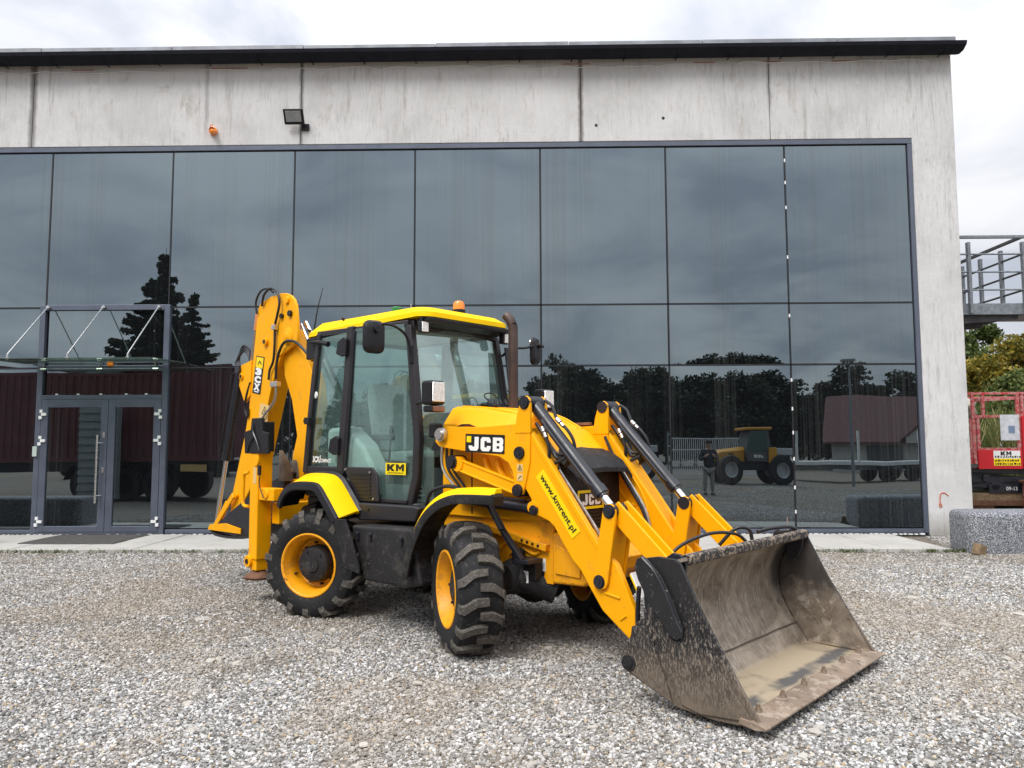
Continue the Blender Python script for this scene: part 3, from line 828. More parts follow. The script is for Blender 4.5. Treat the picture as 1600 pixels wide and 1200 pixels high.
# door mat
dm = MB().span((-8.10, 12.22, 0.054), (-6.56, 13.42, 0.066)).build('door_mat', M['mat'], None, bevel=0.004)
tag(dm, 'dark ribbed rubber mat on the paving before the entrance doors', 'doormat')
rb = MB()
yy = 12.25
while yy < 13.40:
    rb.span((-8.08, yy, 0.066), (-6.58, yy + 0.018, 0.072)); yy += 0.036
rb.build('rib', M['mat'], dm, smooth=0, kind='stuff')

# flood lamp on the wall
fl = thing('flood_light', 'black flood light tilted down on a bracket under the dark roof edge', 'light', (-4.16, YW, 7.50))
hd = MB().box((0, 0, 0), (0.36, 0.055, 0.27)); mt = Matrix.Translation((-0.03, -0.17, 0.05)) @ Matrix.Rotation(R(32), 4, 'X')
hd.xf(mt).build('lamp_housing', M['black'], fl, bevel=0.012)
MB().box((0, -0.031, 0.01), (0.28, 0.006, 0.19)).xf(mt).build('lamp_glass', mat('flood_lamp_glass', (0.30, 0.31, 0.32), 0.25), fl, bevel=0.003)
fin = MB()
for k in range(7):
    fin.box((-0.13 + k * 0.043, 0.04, 0), (0.008, 0.03, 0.2))
fin.xf(mt).build('cooling_fin', M['black'], fl, smooth=0)
MB().bar((0.14, -0.005, -0.09), (0.13, -0.15, 0.0), 0.03, 0.012, (0, 0, 1)).box((0.14, -0.02, -0.09), (0.14, 0.04, 0.12)).build('bracket', M['black'], fl, bevel=0.004)

# orange siren lamp
al = thing('warning_lamp', 'small bright orange warning lamp sticking out of the bare concrete wall', 'lamp', (-5.72, YW, 7.36))
MB().lathe([(0, 0.075), (-0.05, 0.075), (-0.055, 0.055), (-0.085, 0.055)], 18).build('lamp_base', M['orange'], al)
MB().lathe([(-0.085, 0.05), (-0.16, 0.048), (-0.19, 0.03), (-0.197, 0.0)], 18).xf(Matrix.Rotation(R(22), 4, 'X') @ Matrix.Rotation(R(12), 4, 'Z')).build('lamp_dome', M['orange'], al)
MB().tube([(0.0, -0.01, 0.07), (-0.02, -0.03, 0.12), (-0.05, -0.02, 0.10), (-0.06, -0.01, 0.06)], 0.008, 6, 4).build('cable', M['orange'], al)

# ------------------------------------------------------------------ granite blocks before the facade
def granite_block(loc, sx, label):
    o = MB()
    hx, hy, H_ = sx / 2, 0.36, 0.60
    rc, rv_ = 0.17, 0.085
    def ring(z, ins):
        pts = []
        for (cx, cy, a0) in ((hx - rc, hy - rc, 0), (-hx + rc, hy - rc, 90), (-hx + rc, -hy + rc, 180), (hx - rc, -hy + rc, 270)):
            for k in range(7):
                a = R(a0 + 15 * k)
                pts.append((cx + (rc - ins) * math.cos(a), cy + (rc - ins) * math.sin(a), z))
        return pts
    rings = [ring(-0.05, 0.0), ring(H_ - rv_, 0.0)]
    for k in range(1, 6):
        a = R(18 * k)
        rings.append(ring(H_ - rv_ + rv_ * math.sin(a), rv_ * (1 - math.cos(a))))
    o.loft(rings, True, True)
    b_ = o.build('granite_block', M['granite'], None, smooth=60)
    b_.location = loc
    return tag(b_, label, 'stone block', 'granite blocks before the facade')
granite_block((7.70, 11.74, 0), 2.50, 'speckled grey granite block with rounded corners by the bare concrete column')
granite_block((-10.0, 11.9, 0), 2.60, 'speckled grey granite block left of the entrance, seen only mirrored in the glass')
wc = MB().box((0, 0, 0.07), (0.15, 0.12, 0.16), Matrix.Rotation(R(14), 3, 'Y')).build('wood_chunk', M['wood'], None, bevel=0.012)
wc.location = (6.50, 11.33, 0.0); wc.rotation_euler = (R(6), R(4), R(24))
tag(wc, 'small weathered brown wood chunk leaning at the granite block', 'wood')

# ------------------------------------------------------------------ steel landing on the side wall
pl = thing('steel_landing', 'galvanised steel landing with railings high on the end wall of the hall', 'platform', (7.76, 14.45, 4.05))
MB().span((0.0, 0.0, 0.0), (1.60, 2.6, 0.03)).build('deck', M['galv_dark'], pl, smooth=0)
MB().span((0.0, -0.025, -0.04), (1.60, 0.0, 0.17)).span((1.60, -0.025, -0.04), (1.625, 2.6, 0.17)).build('kick_plate', M['galv'], pl, bevel=0.003)
post = MB().span((0.0, -0.04, -0.02), (0.055, 0.04, 1.33)).build('post', M['galv'], pl, bevel=0.004)
for (px, py) in ((0.56, -0.05), (1.575, -0.05), (1.575, 0.62), (1.575, 1.30), (1.575, 1.95), (1.575, 2.6), (0.56, 2.62)):
    q = post.copy(); COL.objects.link(q); q.location = (px, py, 0)
for z in (0.42, 0.76, 1.10):
    MB().cyl((0.03, -0.06, z), (3.2, -0.06, z), 0.017, n=10).build('rail', M['galv'], pl)
    MB().cyl((1.60, -0.05, z), (1.60, 2.6, z), 0.021, n=10).build('rail', M['galv_dark'], pl)
    MB().cyl((0.03, 2.63, z), (1.6, 2.63, z), 0.017, n=10).build('rail', M['galv_dark'], pl)
MB().span((-0.02, -0.085, 1.40), (3.2, -0.03, 1.46)).build('hand_rail', M['galv'], pl, bevel=0.01)
MB().span((1.57, -0.03, 1.40), (1.63, 2.6, 1.46)).build('hand_rail', M['galv_dark'], pl, bevel=0.01)
for y0 in (0.10, 1.25, 2.4):
    MB().prism([(0.0, -0.01), (1.55, -0.01), (1.55, -0.11), (0.35, -0.20), (0.0, -0.62)], y0, y0 + 0.08).build('support_bracket', M['galv_dark'], pl, bevel=0.003)
MB().span((1.62, -0.03, -0.02), (3.2, 1.0, 0.14)).build('stair_landing', M['galv'], pl, bevel=0.003)
q = post.copy(); COL.objects.link(q); q.location = (1.72, 0.02, 0.0)

# ------------------------------------------------------------------ red scissor lift behind the block
RED = mat('faded_red_paint', (0.42, 0.035, 0.040), 0.5, 0, 0.15, 3, [(9, 0.48, (0.48, 0.26, 0.23), 0.6), (30, 0.58, (0.50, 0.44, 0.41), 0.75)], 0.05, 30)
REDP = mat('red_panel_paint', (0.55, 0.012, 0.020), 0.4, 0, 0.08, 2, None, 0.03, 30)
sl = thing('scissor_lift', 'old red scissor lift with folded black arms and paint worn off the rails', 'lift', (10.98, 18.9, 0.0), R(-3))
LW, LD = 2.3, 1.7
def lp(name, mb, m_, bevel=0.004, parent=sl, **k): return mb.build(name, m_, parent, bevel, **k)
lp('base', MB().span((-0.5, 0.05, 0.22), (LW, LD, 0.40)), M['wood'])
lp('base_beam', MB().span((-0.55, -0.02, 0.10), (LW, 0.16, 0.22)).span((-0.5, 0.02, 0.02), (0.3, 0.14, 0.10)), M['rust'])
for k, (a, b_) in enumerate(((0.48, 0.62), (0.66, 0.80), (0.84, 0.98))):
    f_ = 1 if k % 2 else -1
    lp('scissor_arm', MB().bar((-0.4, 0.12, (a + b_) / 2 - 0.07 * f_), (LW - 0.1, 0.12, (a + b_) / 2 + 0.07 * f_), 0.10, 0.13), M['greyblack'])
    lp('scissor_arm', MB().bar((-0.4, 0.25, (a + b_) / 2 + 0.07 * f_), (LW - 0.1, 0.25, (a + b_) / 2 - 0.07 * f_), 0.10, 0.11), M['trim_dark'])
    lp('scissor_arm', MB().bar((-0.4, LD - 0.2, (a + b_) / 2 + 0.07 * f_), (LW - 0.1, LD - 0.2, (a + b_) / 2 - 0.07 * f_), 0.10, 0.13), M['greyblack'])
lp('pivot', MB().cyl((0.35, 0.02, 0.56), (0.35, 0.10, 0.56), 0.10, n=16).cyl((0.15, 0.02, 0.76), (0.15, 0.10, 0.76), 0.085, n=16).cyl((1.0, 0.02, 0.66), (1.0, 0.10, 0.66), 0.07, n=16), M['greyblack'])
lp('battery_box', MB().span((0.20, 0.02, 0.40), (0.95, 0.08, 0.60)), M['greyblack'])
text_mesh('serial_print', '09-13', 0.26, 0.09, (0.72, 0.016, 0.51), (1, 0, 0), (0, 0, 1), M['print_white'], sl)
lp('deck', MB().span((-0.5, 0.0, 1.02), (LW, LD, 1.10)), M['trim_dark'])
lp('side_panel', MB().span((-0.04, -0.03, 0.98), (0.98, 0.02, 1.44)), REDP)
lp('side_panel', MB().span((-0.5, 0.02, 1.00), (-0.05, 0.06, 1.42)), RED)
lp('side_panel', MB().span((1.00, -0.05, 0.98), (1.14, 0.02, 2.26)), REDP)
for (px, z0, z1) in ((-0.42, 1.1, 2.80), (-0.10, 1.1, 2.83), (0.0, 1.4, 2.28), (0.14, 2.2, 2.83), (0.94, 1.42, 2.80), (1.05, 2.26, 2.83), (2.2, 1.1, 2.8)):
    lp('post', MB().span((px - 0.035, -0.02, z0), (px + 0.035, 0.04, z1)), RED)
for (xa, xb, z) in ((-0.5, LW, 2.81), (-0.10, LW, 2.25)):
    lp('rail', MB().span((xa, -0.025, z - 0.03), (xb, 0.045, z + 0.03)), RED)
lp('rail', MB().bar((0.0, 0.1, 2.64), (LW, LD, 2.80), 0.05, 0.06), RED)
for px in (-0.46, 0.7, 1.9):
    lp('post', MB().span((px - 0.03, LD - 0.03, 1.1), (px + 0.03, LD + 0.03, 2.8)), RED)
lp('rail', MB().span((-0.5, LD - 0.03, 2.77), (LW, LD + 0.03, 2.83)).span((-0.5, LD - 0.03, 1.42), (LW, LD + 0.03, 1.48)), RED)
lp('rail', MB().span((-0.5, 0.04, 2.77), (-0.44, LD, 2.83)).span((-0.5, 0.04, 2.20), (-0.44, LD, 2.26)), RED)
rag = MB()
rp = [(-0.48, 2.30), (-0.40, 2.52), (-0.22, 2.74), (0.02, 2.72), (0.20, 2.64), (0.24, 2.50), (0.20, 2.34), (0.0, 2.20), (-0.28, 2.24)]
rag.add([(x, 0.45 + random.uniform(-.12, .12), z) for x, z in rp] + [(-0.1, 0.22, 2.5)], [(i, (i + 1) % 9, 9) for i in range(9)])
rg = lp('tarpaulin', rag, mat('dirty_canvas', (0.42, 0.39, 0.32), 0.9, 0, 0.3, 6), 0)
so = rg.modifiers.new('thick', 'SOLIDIFY'); so.thickness = 0.012
panel('notice_sheet', 0.44, 0.62, (0.72, -0.034, 1.98), (1, 0, 0), (0, 0, 1), mat('crumpled_plastic_sleeve', (0.55, 0.57, 0.60), 0.25, 0, 0.2, 7, None, 0.4, 14), sl, label='pale notice in a clear sleeve tied to the upper rail')
panel('notice_print', 0.15, 0.18, (0.76, -0.037, 1.93), (1, 0, 0), (0, 0, 1), mat('faded_blue_print', (0.17, 0.23, 0.34), 0.5), sl)
sg = panel('sign', 0.62, 0.36, (0.62, -0.033, 1.24), (1, 0, 0), (0, 0, 1), M['print_white'], sl, label='white and yellow hire sign with black lettering')
block_letters('sign_lettering', 'KM', 0.25, 0.10, (0.60, -0.036, 1.355), (1, 0, 0), (0, 0, 1), M['print_black'], sg)
panel('sign_band', 0.62, 0.17, (0.62, -0.0345, 1.147), (1, 0, 0), (0, 0, 1), M['print_yellow'], sg)
mk_ = MB()
for row, (zz, x0) in enumerate(((1.275, 0.34), (1.185, 0.34), (1.105, 0.34))):
    xx = x0
    while xx < 0.90:
        w_ = random.uniform(0.018, 0.05)
        mk_.span((xx, -0.0385, zz - 0.022), (xx + w_, -0.036, zz + random.uniform(0.008, 0.024))); xx += w_ + random.uniform(0.012, 0.03)
lp('sign_print', mk_, M['print_black'], 0, sg)
lp('fender_guard', MB().span((0.90, -0.35, 0.0), (1.15, -0.10, 0.66)), RED, 0.01)
lp('guard_cap', MB().span((0.84, -0.40, 0.66), (1.20, -0.05, 0.72)), M['rust'], 0.01)
lp('strap', MB().tube([(1.0, -0.06, 1.0), (1.06, -0.09, 0.9), (1.12, -0.07, 0.82), (1.05, -0.10, 0.75)], 0.018, 6, 5), mat('dirty_yellow_strap', (0.45, 0.36, 0.16), 0.8), 0)
# ================================================================== VEGETATION
def leaf_mesh(name, pts, size, mats, trunk, flat=0.0, aspect=1.0, droop=None, wid=0.55):
    """pts: (n,3) leaf centres; every leaf a small bent quad of its own"""
    n = len(pts)
    d1 = RNG.normal(size=(n, 3)); d1[:, 2] *= (1 - flat)
    d1 /= np.linalg.norm(d1, axis=1, keepdims=True)
    d2 = RNG.normal(size=(n, 3)); d2 -= d1 * (d1 * d2).sum(1, keepdims=True); d2 /= np.linalg.norm(d2, axis=1, keepdims=True)
    s_ = size * RNG.uniform(0.6, 1.35, (n, 1))
    if droop is not None:
        d1 = droop / np.linalg.norm(droop, axis=1, keepdims=True)
        d2 = RNG.normal(size=(n, 3)); d2 -= d1 * (d1 * d2).sum(1, keepdims=True); d2 /= np.linalg.norm(d2, axis=1, keepdims=True)
    a = pts - d1 * s_ * aspect; c = pts + d1 * s_ * aspect
    b = pts + d2 * s_ * wid; d = pts - d2 * s_ * wid
    v = np.stack([a, b, c, d], 1).reshape(-1, 3)
    me = bpy.data.meshes.new(name)
    me.vertices.add(4 * n); me.vertices.foreach_set('co', v.ravel())
    me.loops.add(4 * n); me.loops.foreach_set('vertex_index', np.arange(4 * n))
    me.polygons.add(n); me.polygons.foreach_set('loop_start', np.arange(n) * 4); me.polygons.foreach_set('loop_total', np.full(n, 4))
    me.update(); me.validate()
    me.materials.append(mats)
    return me

def broad_tree(seed, H, Rc, n, leaf, size, lean=0.0, clumps=26, zlow=0.28):
    """(trunk MB, leaf points): limbs carry clumps of leaves with gaps in between"""
    r = np.random.default_rng(seed)
    t = MB()
    top = Vector((lean * H, 0, H * 0.72))
    t.tube([(0, 0, -0.1), (lean * H * .2, .05, H * .25), (lean * H * .6, -.05, H * .5), top], (H * 0.022, H * 0.006), 8, 4)
    cen = []
    for i in range(clumps):
        a = r.uniform(0, 2 * math.pi); h = zlow + (1 - zlow) * r.beta(1.6, 1.5)
        prof = math.sin(math.pi * min(1, (h - zlow) / (1 - zlow) * 0.80 + 0.20)) ** 0.7
        rad = Rc * prof * math.sqrt(r.uniform(0.12, 1.0))
        c = Vector((rad * math.cos(a) + lean * H * h, rad * math.sin(a), h * H))
        cen.append(c)
        b0 = Vector((lean * H * h * .7, 0, max(0.15, h - 0.22) * H))
        mid = (b0 + c) / 2 + Vector((0, 0, -0.03 * H))
        t.tube([b0, mid, c], (H * 0.006, H * 0.0015), 5, 3)
    cen = np.array([c[:] for c in cen])
    w = r.uniform(0.5, 1.4, clumps); w /= w.sum()
    k = r.choice(clumps, n, p=w)
    rad = Rc * r.uniform(0.20, 0.42, clumps)[k][:, None]
    off = r.normal(size=(n, 3)); off /= np.linalg.norm(off, axis=1, keepdims=True)
    off *= rad * r.uniform(0, 1, (n, 1)) ** 0.45
    off[:, 2] *= 0.72
    return t, cen[k] + off

def make_broad(name, label, cat, loc, seed, H, Rc, n, mat_, size, group=None, **k):
    th = thing(name, label, cat, loc, random.uniform(0, 6.28), group)
    t, p = broad_tree(seed, H, Rc, n, None, size, **k)
    t.build('trunk', M['bark'], th)
    put('crown', leaf_mesh('crown', p, size, mat_, t), None, th)
    return th

def make_conifer(name, label, cat, loc, seed, H, Rb, n, group=None, gaps=0.25):
    r = np.random.default_rng(seed)
    th = thing(name, label, cat, loc, 0, group)
    t = MB(); t.tube([(0, 0, -0.1), (0.03, 0, H * .5), (0, 0, H)], (H * 0.017, 0.01), 8, 4)
    whorls = 44
    P = []; Dr = []
    for i in range(whorls):
        f = (i + 0.5) / whorls
        zc = H * (0.06 + 0.93 * f)
        rb = Rb * (1 - f) ** 0.85 * r.uniform(0.88, 1.12) + 0.12
        nb = int(4 + 6 * (1 - f))
        for k in range(nb):
            if r.uniform() < gaps * 0.4:
                continue
            a = 2 * math.pi * (k + r.uniform(-.5, .5)) / nb + i * 0.7
            z = zc + r.uniform(-1., 1.) * H / whorls
            ln = rb * r.uniform(0.5, 1.15)
            tip = np.array([ln * math.cos(a), ln * math.sin(a), z - ln * 0.22 + 0.10 * ln])
            t.tube([(0, 0, z), ((tip[0]) * .5, tip[1] * .5, z - ln * .16), tuple(tip)], (0.03 * (1 - f) + .008, .006), 4, 2)
            m = int(n / whorls / nb * (0.5 + 1.6 * (1 - f)))
            u = r.uniform(0.08, 1.05, m) ** 0.8
            base = np.array([0, 0, z])
            p = base[None] * (1 - u[:, None]) + tip[None] * u[:, None]
            p[:, 2] -= np.sin(u * math.pi) * ln * 0.10
            side = np.array([-math.sin(a), math.cos(a), 0])
            sp = (1 - u) * 0.34 * ln + 0.06
            p += side[None] * (r.normal(size=m) * sp * 0.62)[:, None]
            p[:, 2] += r.normal(size=m) * 0.03 - np.abs(r.normal(size=m)) * 0.07
            d = np.stack([np.full(m, math.cos(a)), np.full(m, math.sin(a)), np.full(m, -0.35)], 1) + r.normal(size=(m, 3)) * 0.45
            P.append(p); Dr.append(d)
    t.build('trunk', M['bark'], th)
    P = np.concatenate(P); Dr = np.concatenate(Dr)
    put('crown', leaf_mesh('crown', P, 0.0062 * H + 0.02, M['leaf_dark'], t, droop=Dr, aspect=1.15), None, th)
    return th

# trees beyond the yard, right of the hall
make_broad('autumn_tree', 'yellow and orange autumn tree, tallest beyond the red lift', 'tree', (34.0, 47.0, 0), 11, 8.9, 4.2, 16000, M['leaf_autumn'], 0.155, 'trees beyond the yard', clumps=34)
make_broad('autumn_tree', 'green and gold tree turning colour beside the concrete column above the scissor lift', 'tree', (28.6, 45.5, 0), 12, 7.6, 3.2, 11000, M['leaf_autumn'], 0.14, 'trees beyond the yard', clumps=30)
make_broad('green_tree', 'dark green bushy tree rising under the steel landing', 'tree', (30.6, 52.0, 0), 13, 9.4, 3.4, 14000, M['leaf_green'], 0.17, 'trees beyond the yard', clumps=32)
make_broad('green_tree', 'green tree half hidden behind the concrete column', 'tree', (26.4, 53.0, 0), 14, 8.8, 3.3, 12000, M['leaf_green'], 0.17, 'trees beyond the yard', clumps=32)
make_broad('green_tree', 'low green tree behind the red cage of the lift', 'tree', (31.5, 43.0, 0), 15, 6.0, 3.6, 12000, M['leaf_green'], 0.13, 'trees beyond the yard', clumps=34, zlow=0.12)
make_broad('green_tree', 'dense green tree behind the right end of the red lift', 'tree', (36.5, 44.5, 0), 16, 7.4, 3.9, 12000, M['leaf_green'], 0.14, 'trees beyond the yard', clumps=34, zlow=0.12)
make_broad('green_tree', 'low bushy green tree at the foot of the column behind the lift', 'tree', (27.0, 42.0, 0), 17, 5.2, 3.2, 10000, M['leaf_green'], 0.13, 'trees beyond the yard', clumps=30, zlow=0.1)

# reeds and tall weeds right behind the lift
rp_, rd_ = [], []
for i in range(170):
    bx, by = RNG.uniform(11.0, 17.5), RNG.uniform(22.6, 25.5)
    h = RNG.uniform(1.1, 2.6)
    for k in range(60):
        u = RNG.uniform(0.05, 1)
        a = RNG.uniform(0, 6.28)
        rp_.append((bx + math.cos(a) * 0.16 * u * h, by + math.sin(a) * 0.16 * u * h, u * h))
        rd_.append((math.cos(a) * 0.45, math.sin(a) * 0.45, 1.0))
me = leaf_mesh('reeds', np.array(rp_), 0.19, M['leaf_reed'], None, droop=np.array(rd_), aspect=1.5, wid=.11)
v = np.empty(len(me.vertices) * 3); me.vertices.foreach_get('co', v); v = v.reshape(-1, 3); v[:, 2] = np.maximum(v[:, 2], 0.0); me.vertices.foreach_set('co', v.ravel()); me.update()
put('reeds', me, None, None, kind='stuff', label='straw and green reeds standing behind the red scissor lift')

# grass along the edge of the paving
gp, gd = [], []
for i in range(120):
    gx = RNG.uniform(-9.5, 7.4) if i % 3 else RNG.choice([-6.5, -5.4, -4.3, 2.9, 3.4, 4.7, 6.2, -2.2]) + RNG.normal() * 0.25
    gy = 11.57 + RNG.normal() * 0.025
    if gx > 6.9:
        gy = 13.5
    for k in range(22):
        a = RNG.uniform(0, 6.28)
        gp.append((gx + RNG.normal() * 0.06, gy + RNG.normal() * 0.03, RNG.uniform(0.01, 0.045))); gd.append((math.cos(a), math.sin(a), 1.3))
put('grass', leaf_mesh('grass', np.array(gp), 0.026, M['grass'], None, droop=np.array(gd), aspect=1.3, wid=.16), None, None, kind='stuff', label='short grass growing along the edge of the paving')

# ================================================================== WHAT STANDS BEHIND THE CAMERA (mirrored in the glass)
GR2 = 'trees behind the yard, mirrored in the glass'
make_conifer('spruce_tree', 'tall dark spruce mirrored in the glass above the entrance canopy', 'tree', (-19.6, -13.0, 0), 21, 12.4, 3.7, 110000)
make_conifer('spruce_tree', 'shorter dark spruce beside the tall one, mirrored in the glass', 'tree', (-18.1, -13.6, 0), 22, 10.0, 3.0, 76000)
make_conifer('spruce_tree', 'dark spruce beyond the left end of the yard, mirrored in the cab door', 'tree', (-25.0, 9.6, 0), 23, 5.2, 1.5, 24000)
make_conifer('spruce_tree', 'second dark spruce beyond the left end of the yard, mirrored in the cab door', 'tree', (-25.0, 13.4, 0), 24, 4.6, 1.4, 20000)
proto = make_broad('yard_tree', 'dark leafy tree at the back of the yard, mirrored in the glass wall', 'tree', (3.0, -33.0, 0), 31, 8.0, 3.1, 13000, M['leaf_dark'], 0.20, GR2, clumps=52, zlow=0.03)
k_ = random.Random(5)
row = [(-4.5, .88), (2.0, .9), (4.2, .96), (6.6, .9), (8.8, .95), (11.0, 1.0), (13.0, .93), (16.6, 1.0), (18.5, .98), (21, 1.0), (-6, .8), (-3, .9), (0.5, .95), (5.6, 1.0), (7.6, .93), (9.8, 1.02), (12.0, .95), (14.0, 1.03), (15.8, .96), (17.6, 1.0), (19.6, 1.0), (25.5, 1.0), (28.5, 1.05), (31.5, .95), (-12, .95), (-15, .8), (-18.5, .85), (-26, .9), (-30, .95)]
for i, (tx, sc_) in enumerate(row):
    s_ = sc_ * k_.uniform(0.78, 0.90)
    dup(proto, (tx + k_.uniform(-.5, .5), -33.0 + k_.uniform(-2.5, 1.5), 0), k_.uniform(0, 6.28),
        'dark leafy tree at the back of the yard, mirrored in the glass wall', GR2, (s_ * k_.uniform(1.0, 1.25), s_ * 1.1, s_))

# farm tractor (shape mirrored in the glass right of the loader)
TYEL = mat('tractor_yellow_paint', (0.55, 0.26, 0.015), 0.4, 0, 0.08, 3)
TGREY = mat('pale_wheel_rim_paint', (0.42, 0.43, 0.44), 0.5, 0, 0.08, 3)
def tractor(loc, rz, label):
    t = thing('farm_tractor', label, 'tractor', loc, rz, 'tractors parked across the yard')
    MB().prism([(-2.2, .75), (2.3, .75), (2.5, 1.0), (2.5, 1.25), (-0.3, 1.35), (-2.3, 1.2)], -.45, .45).build('chassis', M['greyblack'], t, bevel=.03)
    MB().loft([[(0.55, -.48, 1.2), (0.55, -.48, 1.85), (0.55, -.35, 2.02), (0.55, .35, 2.02), (0.55, .48, 1.85), (0.55, .48, 1.2)],
               [(2.0, -.46, 1.25), (2.0, -.46, 1.75), (2.0, -.32, 1.86), (2.0, .32, 1.86), (2.0, .46, 1.75), (2.0, .46, 1.25)],
               [(2.5, -.40, 1.3), (2.5, -.40, 1.58), (2.5, -.28, 1.66), (2.5, .28, 1.66), (2.5, .40, 1.58), (2.5, .40, 1.3)]]).build('bonnet', TYEL, t)
    for s in (-1, 1):
        for k in range(3):
            MB().prism([(1.2 + .13 * k, 1.32), (1.26 + .13 * k, 1.32), (1.34 + .13 * k, 1.72), (1.28 + .13 * k, 1.72)], s * .475, s * .488).build('vent', M['print_black'], t, smooth=0)
    MB().prism([(-1.0, 1.2), (0.45, 1.2), (0.55, 1.9), (0.25, 2.85), (-0.9, 2.85), (-1.05, 1.9)], -.78, .78).build('cab', M['trim_dark'], t, bevel=.05)
    for s in (-1, 1):
        MB().prism([(-0.75, 1.75), (0.38, 1.75), (0.42, 1.95), (0.16, 2.75), (-0.75, 2.75)], s * .785, s * .79).build('window', M['cabglass'], t, smooth=0)
        block_letters('lettering', 'JCB', 0.62, 0.16, (-0.25, s * .795, 1.5), (-s, 0, 0), (0, 0, 1), M["print_white"], t)
        MB().span((-1.35, s * .80, 1.15), (-0.85, s * .95, 1.95)).build('tank_panel', TYEL, t, bevel=.04)
    MB().span((-1.1, -.85, 2.86), (0.62, .85, 3.0)).build('roof', TYEL, t, bevel=.05)
    MB().span((-2.5, -.8, 1.55), (-1.1, .8, 1.9)).build('rear_box', TGREY, t, bevel=.03)
    tyre_ = MB().lathe([(-.24, .40), (-.25, .60), (-.22, .74), (-.1, .79), (.1, .79), (.22, .74), (.25, .60), (.24, .40)], 36)
    rim_ = MB().lathe([(-.23, .41), (-.20, .36), (-.02, .30), (-.02, .0)], 28)
    rim_.lathe([(.23, .41), (.20, .36), (.02, .30), (.02, .0)], 28)
    w0 = None
    for x in (-1.6, 1.65):
        for s in (-1, 1):
            w = rim_.build('wheel', TGREY, t) if w0 is None else w0.copy()
            if w0 is None:
                w0 = w; tm = tyre_.build('tyre', M['rubber'], w)
            else:
                COL.objects.link(w); q = tm.copy(); COL.objects.link(q); q.parent = w
            w.location = (x, s * .88, .79)
    return t
tractor((9.15, -4.1, 0), R(176), 'yellow tractor with black cab, mirrored in the glass right of the loader arms').scale = (.66, .78, .78)
tractor((3.6, -5.0, 0), R(172), 'yellow tractor largely hidden behind the loader arms in the mirror image').scale = (.66, .78, .78)

# man standing in the yard (mirrored only)
def man(loc, rz):
    t = thing('person', 'person in dark jacket and light trousers standing in the yard, mirrored in the glass', 'person', loc, rz)
    def skin(name, verts, edges, rad, mat_, root):
        me = bpy.data.meshes.new(name); me.from_pydata(verts, edges, []); me.update()
        o = put(name, me, mat_, t)
        md = o.modifiers.new('skin', 'SKIN'); md.use_smooth_shade = True
        for i, r_ in enumerate(rad):
            o.data.skin_vertices[0].data[i].radius = (r_, r_) if not isinstance(r_, tuple) else r_
            o.data.skin_vertices[0].data[i].use_root = (i == root)
        o.modifiers.new('sub', 'SUBSURF').levels = 1
        o.modifiers['sub'].render_levels = 2
        return o
    skn = mat('skin', (0.42, 0.25, 0.18), 0.6); jk = mat('dark_jacket', (0.02, 0.022, 0.03), 0.8); tr = mat('light_trousers', (0.27, 0.26, 0.25), 0.85); sh = mat('dark_shoes', (0.02, 0.018, 0.016), 0.6)
    # body: pelvis, spine, neck, head, arms to the raised phone
    V = [(0, 0, .95), (0, 0, 1.15), (0, .01, 1.36), (0, .02, 1.48), (0, .0, 1.56), (0, -.02, 1.66), (0, -.02, 1.74),
         (-.19, .02, 1.42), (-.27, -.02, 1.16), (-.13, -.24, 1.28), (.19, .02, 1.42), (.27, -.02, 1.16), (.13, -.24, 1.28), (-.06, -.29, 1.33), (.06, -.29, 1.33)]
    E_ = [(0, 1), (1, 2), (2, 3), (3, 4), (4, 5), (5, 6), (2, 7), (7, 8), (8, 9), (2, 10), (10, 11), (11, 12), (9, 13), (12, 14)]
    skin('body', V, E_, [.14, .14, .15, .075, .058, .095, .075, .07, .052, .036, .07, .052, .036, .034, .034], skn, 0)
    skin('jacket', [(0, 0, .88), (0, 0, 1.10), (0, .01, 1.34), (0, .01, 1.46), (-.20, .02, 1.42), (-.28, -.02, 1.15), (-.15, -.21, 1.26), (.20, .02, 1.42), (.28, -.02, 1.15), (.15, -.21, 1.26)],
         [(0, 1), (1, 2), (2, 3), (2, 4), (4, 5), (5, 6), (2, 7), (7, 8), (8, 9)], [.18, .18, .19, .09, .09, .07, .055, .09, .07, .055], jk, 0)
    skin('trousers', [(0, 0, .90), (-.10, 0, .80), (-.12, -.01, .47), (-.12, .02, .10), (.10, 0, .80), (.12, -.03, .47), (.13, 0, .10)], [(0, 1), (1, 2), (2, 3), (0, 4), (4, 5), (5, 6)], [.15, .10, .075, .058, .10, .075, .058], tr, 0)
    for s in (-1, 1):
        MB().loft([[(s * .12 + a * .05, .07, z) for a, z in ((-1, 0), (1, 0), (.8, .09), (-.8, .09))], [(s * .12 + a * .052, -.05, z) for a, z in ((-1, 0), (1, 0), (.7, .09), (-.7, .09))], [(s * .12 + a * .04, -.19, z) for a, z in ((-1, 0), (1, 0), (.8, .04), (-.8, .04))]], True, True).build('shoe', sh, t, bevel=.012)
    hr = MB().lathe([(1.66, .10), (1.72, .108), (1.77, .085), (1.80, .0)], 16, 'z', (0, .0, 0)); hr.build('hair', mat('dark_hair', (0.02, 0.015, 0.012), 0.7), t)
    MB().box((0, -.105, 1.645), (.028, .03, .045)).build('nose', skn, t, bevel=.008)
    return t
man((5.75, 2.9, 0), R(180))

